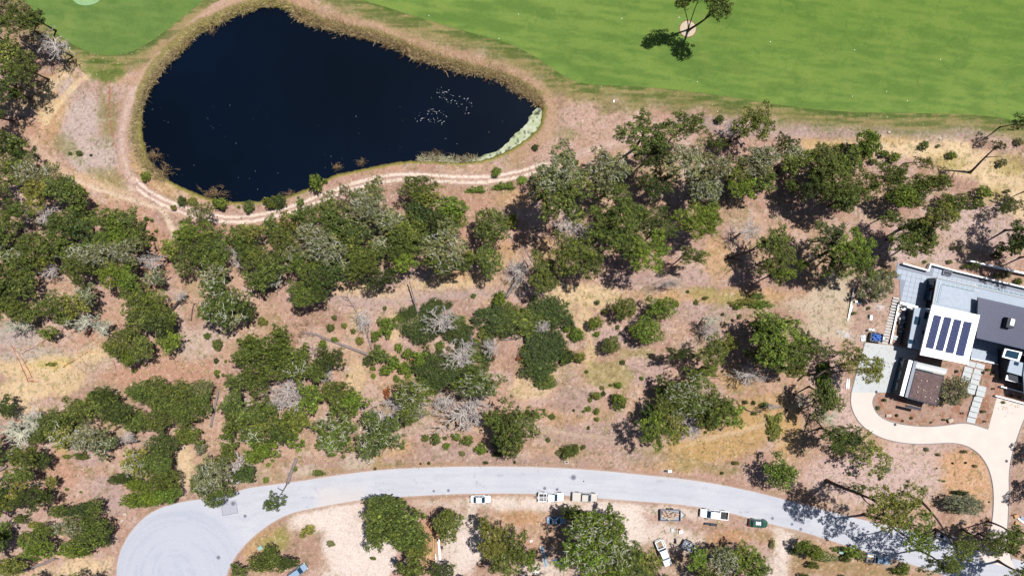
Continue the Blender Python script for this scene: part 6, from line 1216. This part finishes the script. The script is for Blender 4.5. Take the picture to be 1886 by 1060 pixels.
# ---------------------------------------------------------------- ground litter and dry grass (uncountable)
def scatter(n, seed, fn, tones, L, wd, name, label, flatness=.8, blades=1, zoff=.0):
    r = np.random.default_rng(seed); u = r.uniform(-10, 1900, n); v = r.uniform(-10, 1072, n)
    def inside(poly, m=3): return sdf_poly(u, v, poly[::4]) < m
    bad = (v > 915) & (r.uniform(0, 1, n) < .7) | inside(POND, 10) | inside(FAIR_E, 0) | inside(FAIR_W, 0) | inside(ROAD, 1) | inside(DRIVE, 2) | inside(COURT, 2) | inside(TERR, 6) | (u > 1640) & (u < 1900) & (v > 505) & (v < 660)
    w = fn(u, v); keep = ~bad & (r.uniform(0, 1, n) < w); u, v = u[keep], v[keep]; n = len(u); x = (u-CX)/8; y = (CY-v)/8
    # ground height at the spot
    ix = np.clip(np.searchsorted(gx, x), 1, nx-1); iy = np.clip(np.searchsorted(gy, y), 1, ny-1); z = Z.reshape(ny, nx)[iy, ix]+zoff
    x = np.repeat(x, blades); y = np.repeat(y, blades); z = np.repeat(z, blades); N_ = n*blades; x = x+r.normal(0, .08, N_)*(blades > 1); y = y+r.normal(0, .08, N_)*(blades > 1)
    a = r.uniform(0, 6.28, N_); ll = L*r.uniform(.5, 1.5, N_); e = r.uniform(0, 1, N_)*(1-flatness); bx = np.cos(a)*np.sqrt(1-e*e); by = np.sin(a)*np.sqrt(1-e*e); px_, py_ = -np.sin(a)*wd, np.cos(a)*wd
    vv = np.zeros((N_, 4, 3)); z0 = z-.02
    vv[:, 0] = np.stack([x-px_, y-py_, z0], 1); vv[:, 1] = np.stack([x+px_, y+py_, z0+.02], 1); vv[:, 2] = np.stack([x+bx*ll+px_*.3, y+by*ll+py_*.3, z0+.05+e*ll], 1); vv[:, 3] = np.stack([x+bx*ll-px_*.3, y+by*ll-py_*.3, z0+.05+e*ll], 1)
    tc_ = np.array(tones, float)[r.integers(0, len(tones), n)]; tc_ = np.repeat(tc_, blades, 0)*r.uniform(.8, 1.12, (N_, 1))
    me = np_mesh(name, vv.reshape(-1, 3), np.arange(N_*4).reshape(-1, 4), M['grass'], False, np.repeat(lin(tc_)/GAIN*1.15, 4, 0)); tag(link(bpy.data.objects.new(name, me)), label, name.replace('_', ' '), kind='stuff')
def wood(u, v): return sst(.44, .6, fbm(u, v, 60, 3, 301))*.9+.12
scatter(26000, 11, lambda u, v: sst(.46, .6, fbm(u, v, 50, 4, 201))*sst(230, 330, v), [(222,198,150),(200,172,118),(234,216,176),(170,150,96)], .42, .05, 'dry_grass', 'dry straw grass tufts on the open ground', .45, 3)
scatter(14000, 12, lambda u, v: sst(.5, .62, fbm(u, v, 34, 4, 221))*sst(60, 200, v), [(110,120,58),(128,136,70),(88,104,50)], .34, .05, 'ground_weeds', 'small green weeds scattered over the soil', .4, 3)
scatter(24000, 13, wood, [(92,68,60),(118,92,82),(150,126,112),(214,204,194),(84,64,58)], .5, .028, 'twig_litter', 'fallen twigs and bark littering the woodland floor', .95, 1, .02)
rk = np.random.default_rng(14)
scatter(9000, 15, lambda u, v: sst(.5, .6, fbm(u, v, 40, 3, 231)), [(230,218,206),(216,200,188),(196,172,160)], .14, .08, 'pebbles', 'pale pebbles and chips on the bare soil', 1.0, 1, .03)

# ---------------------------------------------------------------- labels that single each plant out
ORD = ['first', 'second', 'third', 'fourth', 'fifth', 'sixth', 'seventh', 'eighth', 'ninth', 'tenth', 'eleventh', 'twelfth']
def near(u, v): return min(ANCH, key=lambda a: (a[0]-u)**2+(a[1]-v)**2)[2]
groups = {}
for r_ in REG:
    key = (r_[3], r_[4], r_[5], near(r_[1], r_[2])); groups.setdefault(key, []).append(r_)
for key, L_ in groups.items():
    size, tone, word, place_ = key; base = f'{size} {tone} {word} {place_}'
    L_.sort(key=lambda q: q[1]); n = len(L_)
    for i, (o, u, v, _, _, _, grp, cat) in enumerate(L_):
        if n == 1: lab = base
        elif n == 2:
            a, b_ = L_; horiz = abs(a[1]-b_[1]) >= abs(a[2]-b_[2])
            pos = ('left' if i == 0 else 'right') if horiz else ('upper' if v < L_[1-i][2] else 'lower')
            lab = f'{pos} of two: {base}'
        elif n == 3: lab = f'{["leftmost", "middle", "rightmost"][i]} of three: {base}'
        else: lab = f'{ORD[i]} from left: {base}' if i < n-1 else f'rightmost: {base}'
        tag(o, lab, cat, grp)
print('plants', len(REG), 'objects', len(bpy.data.objects))
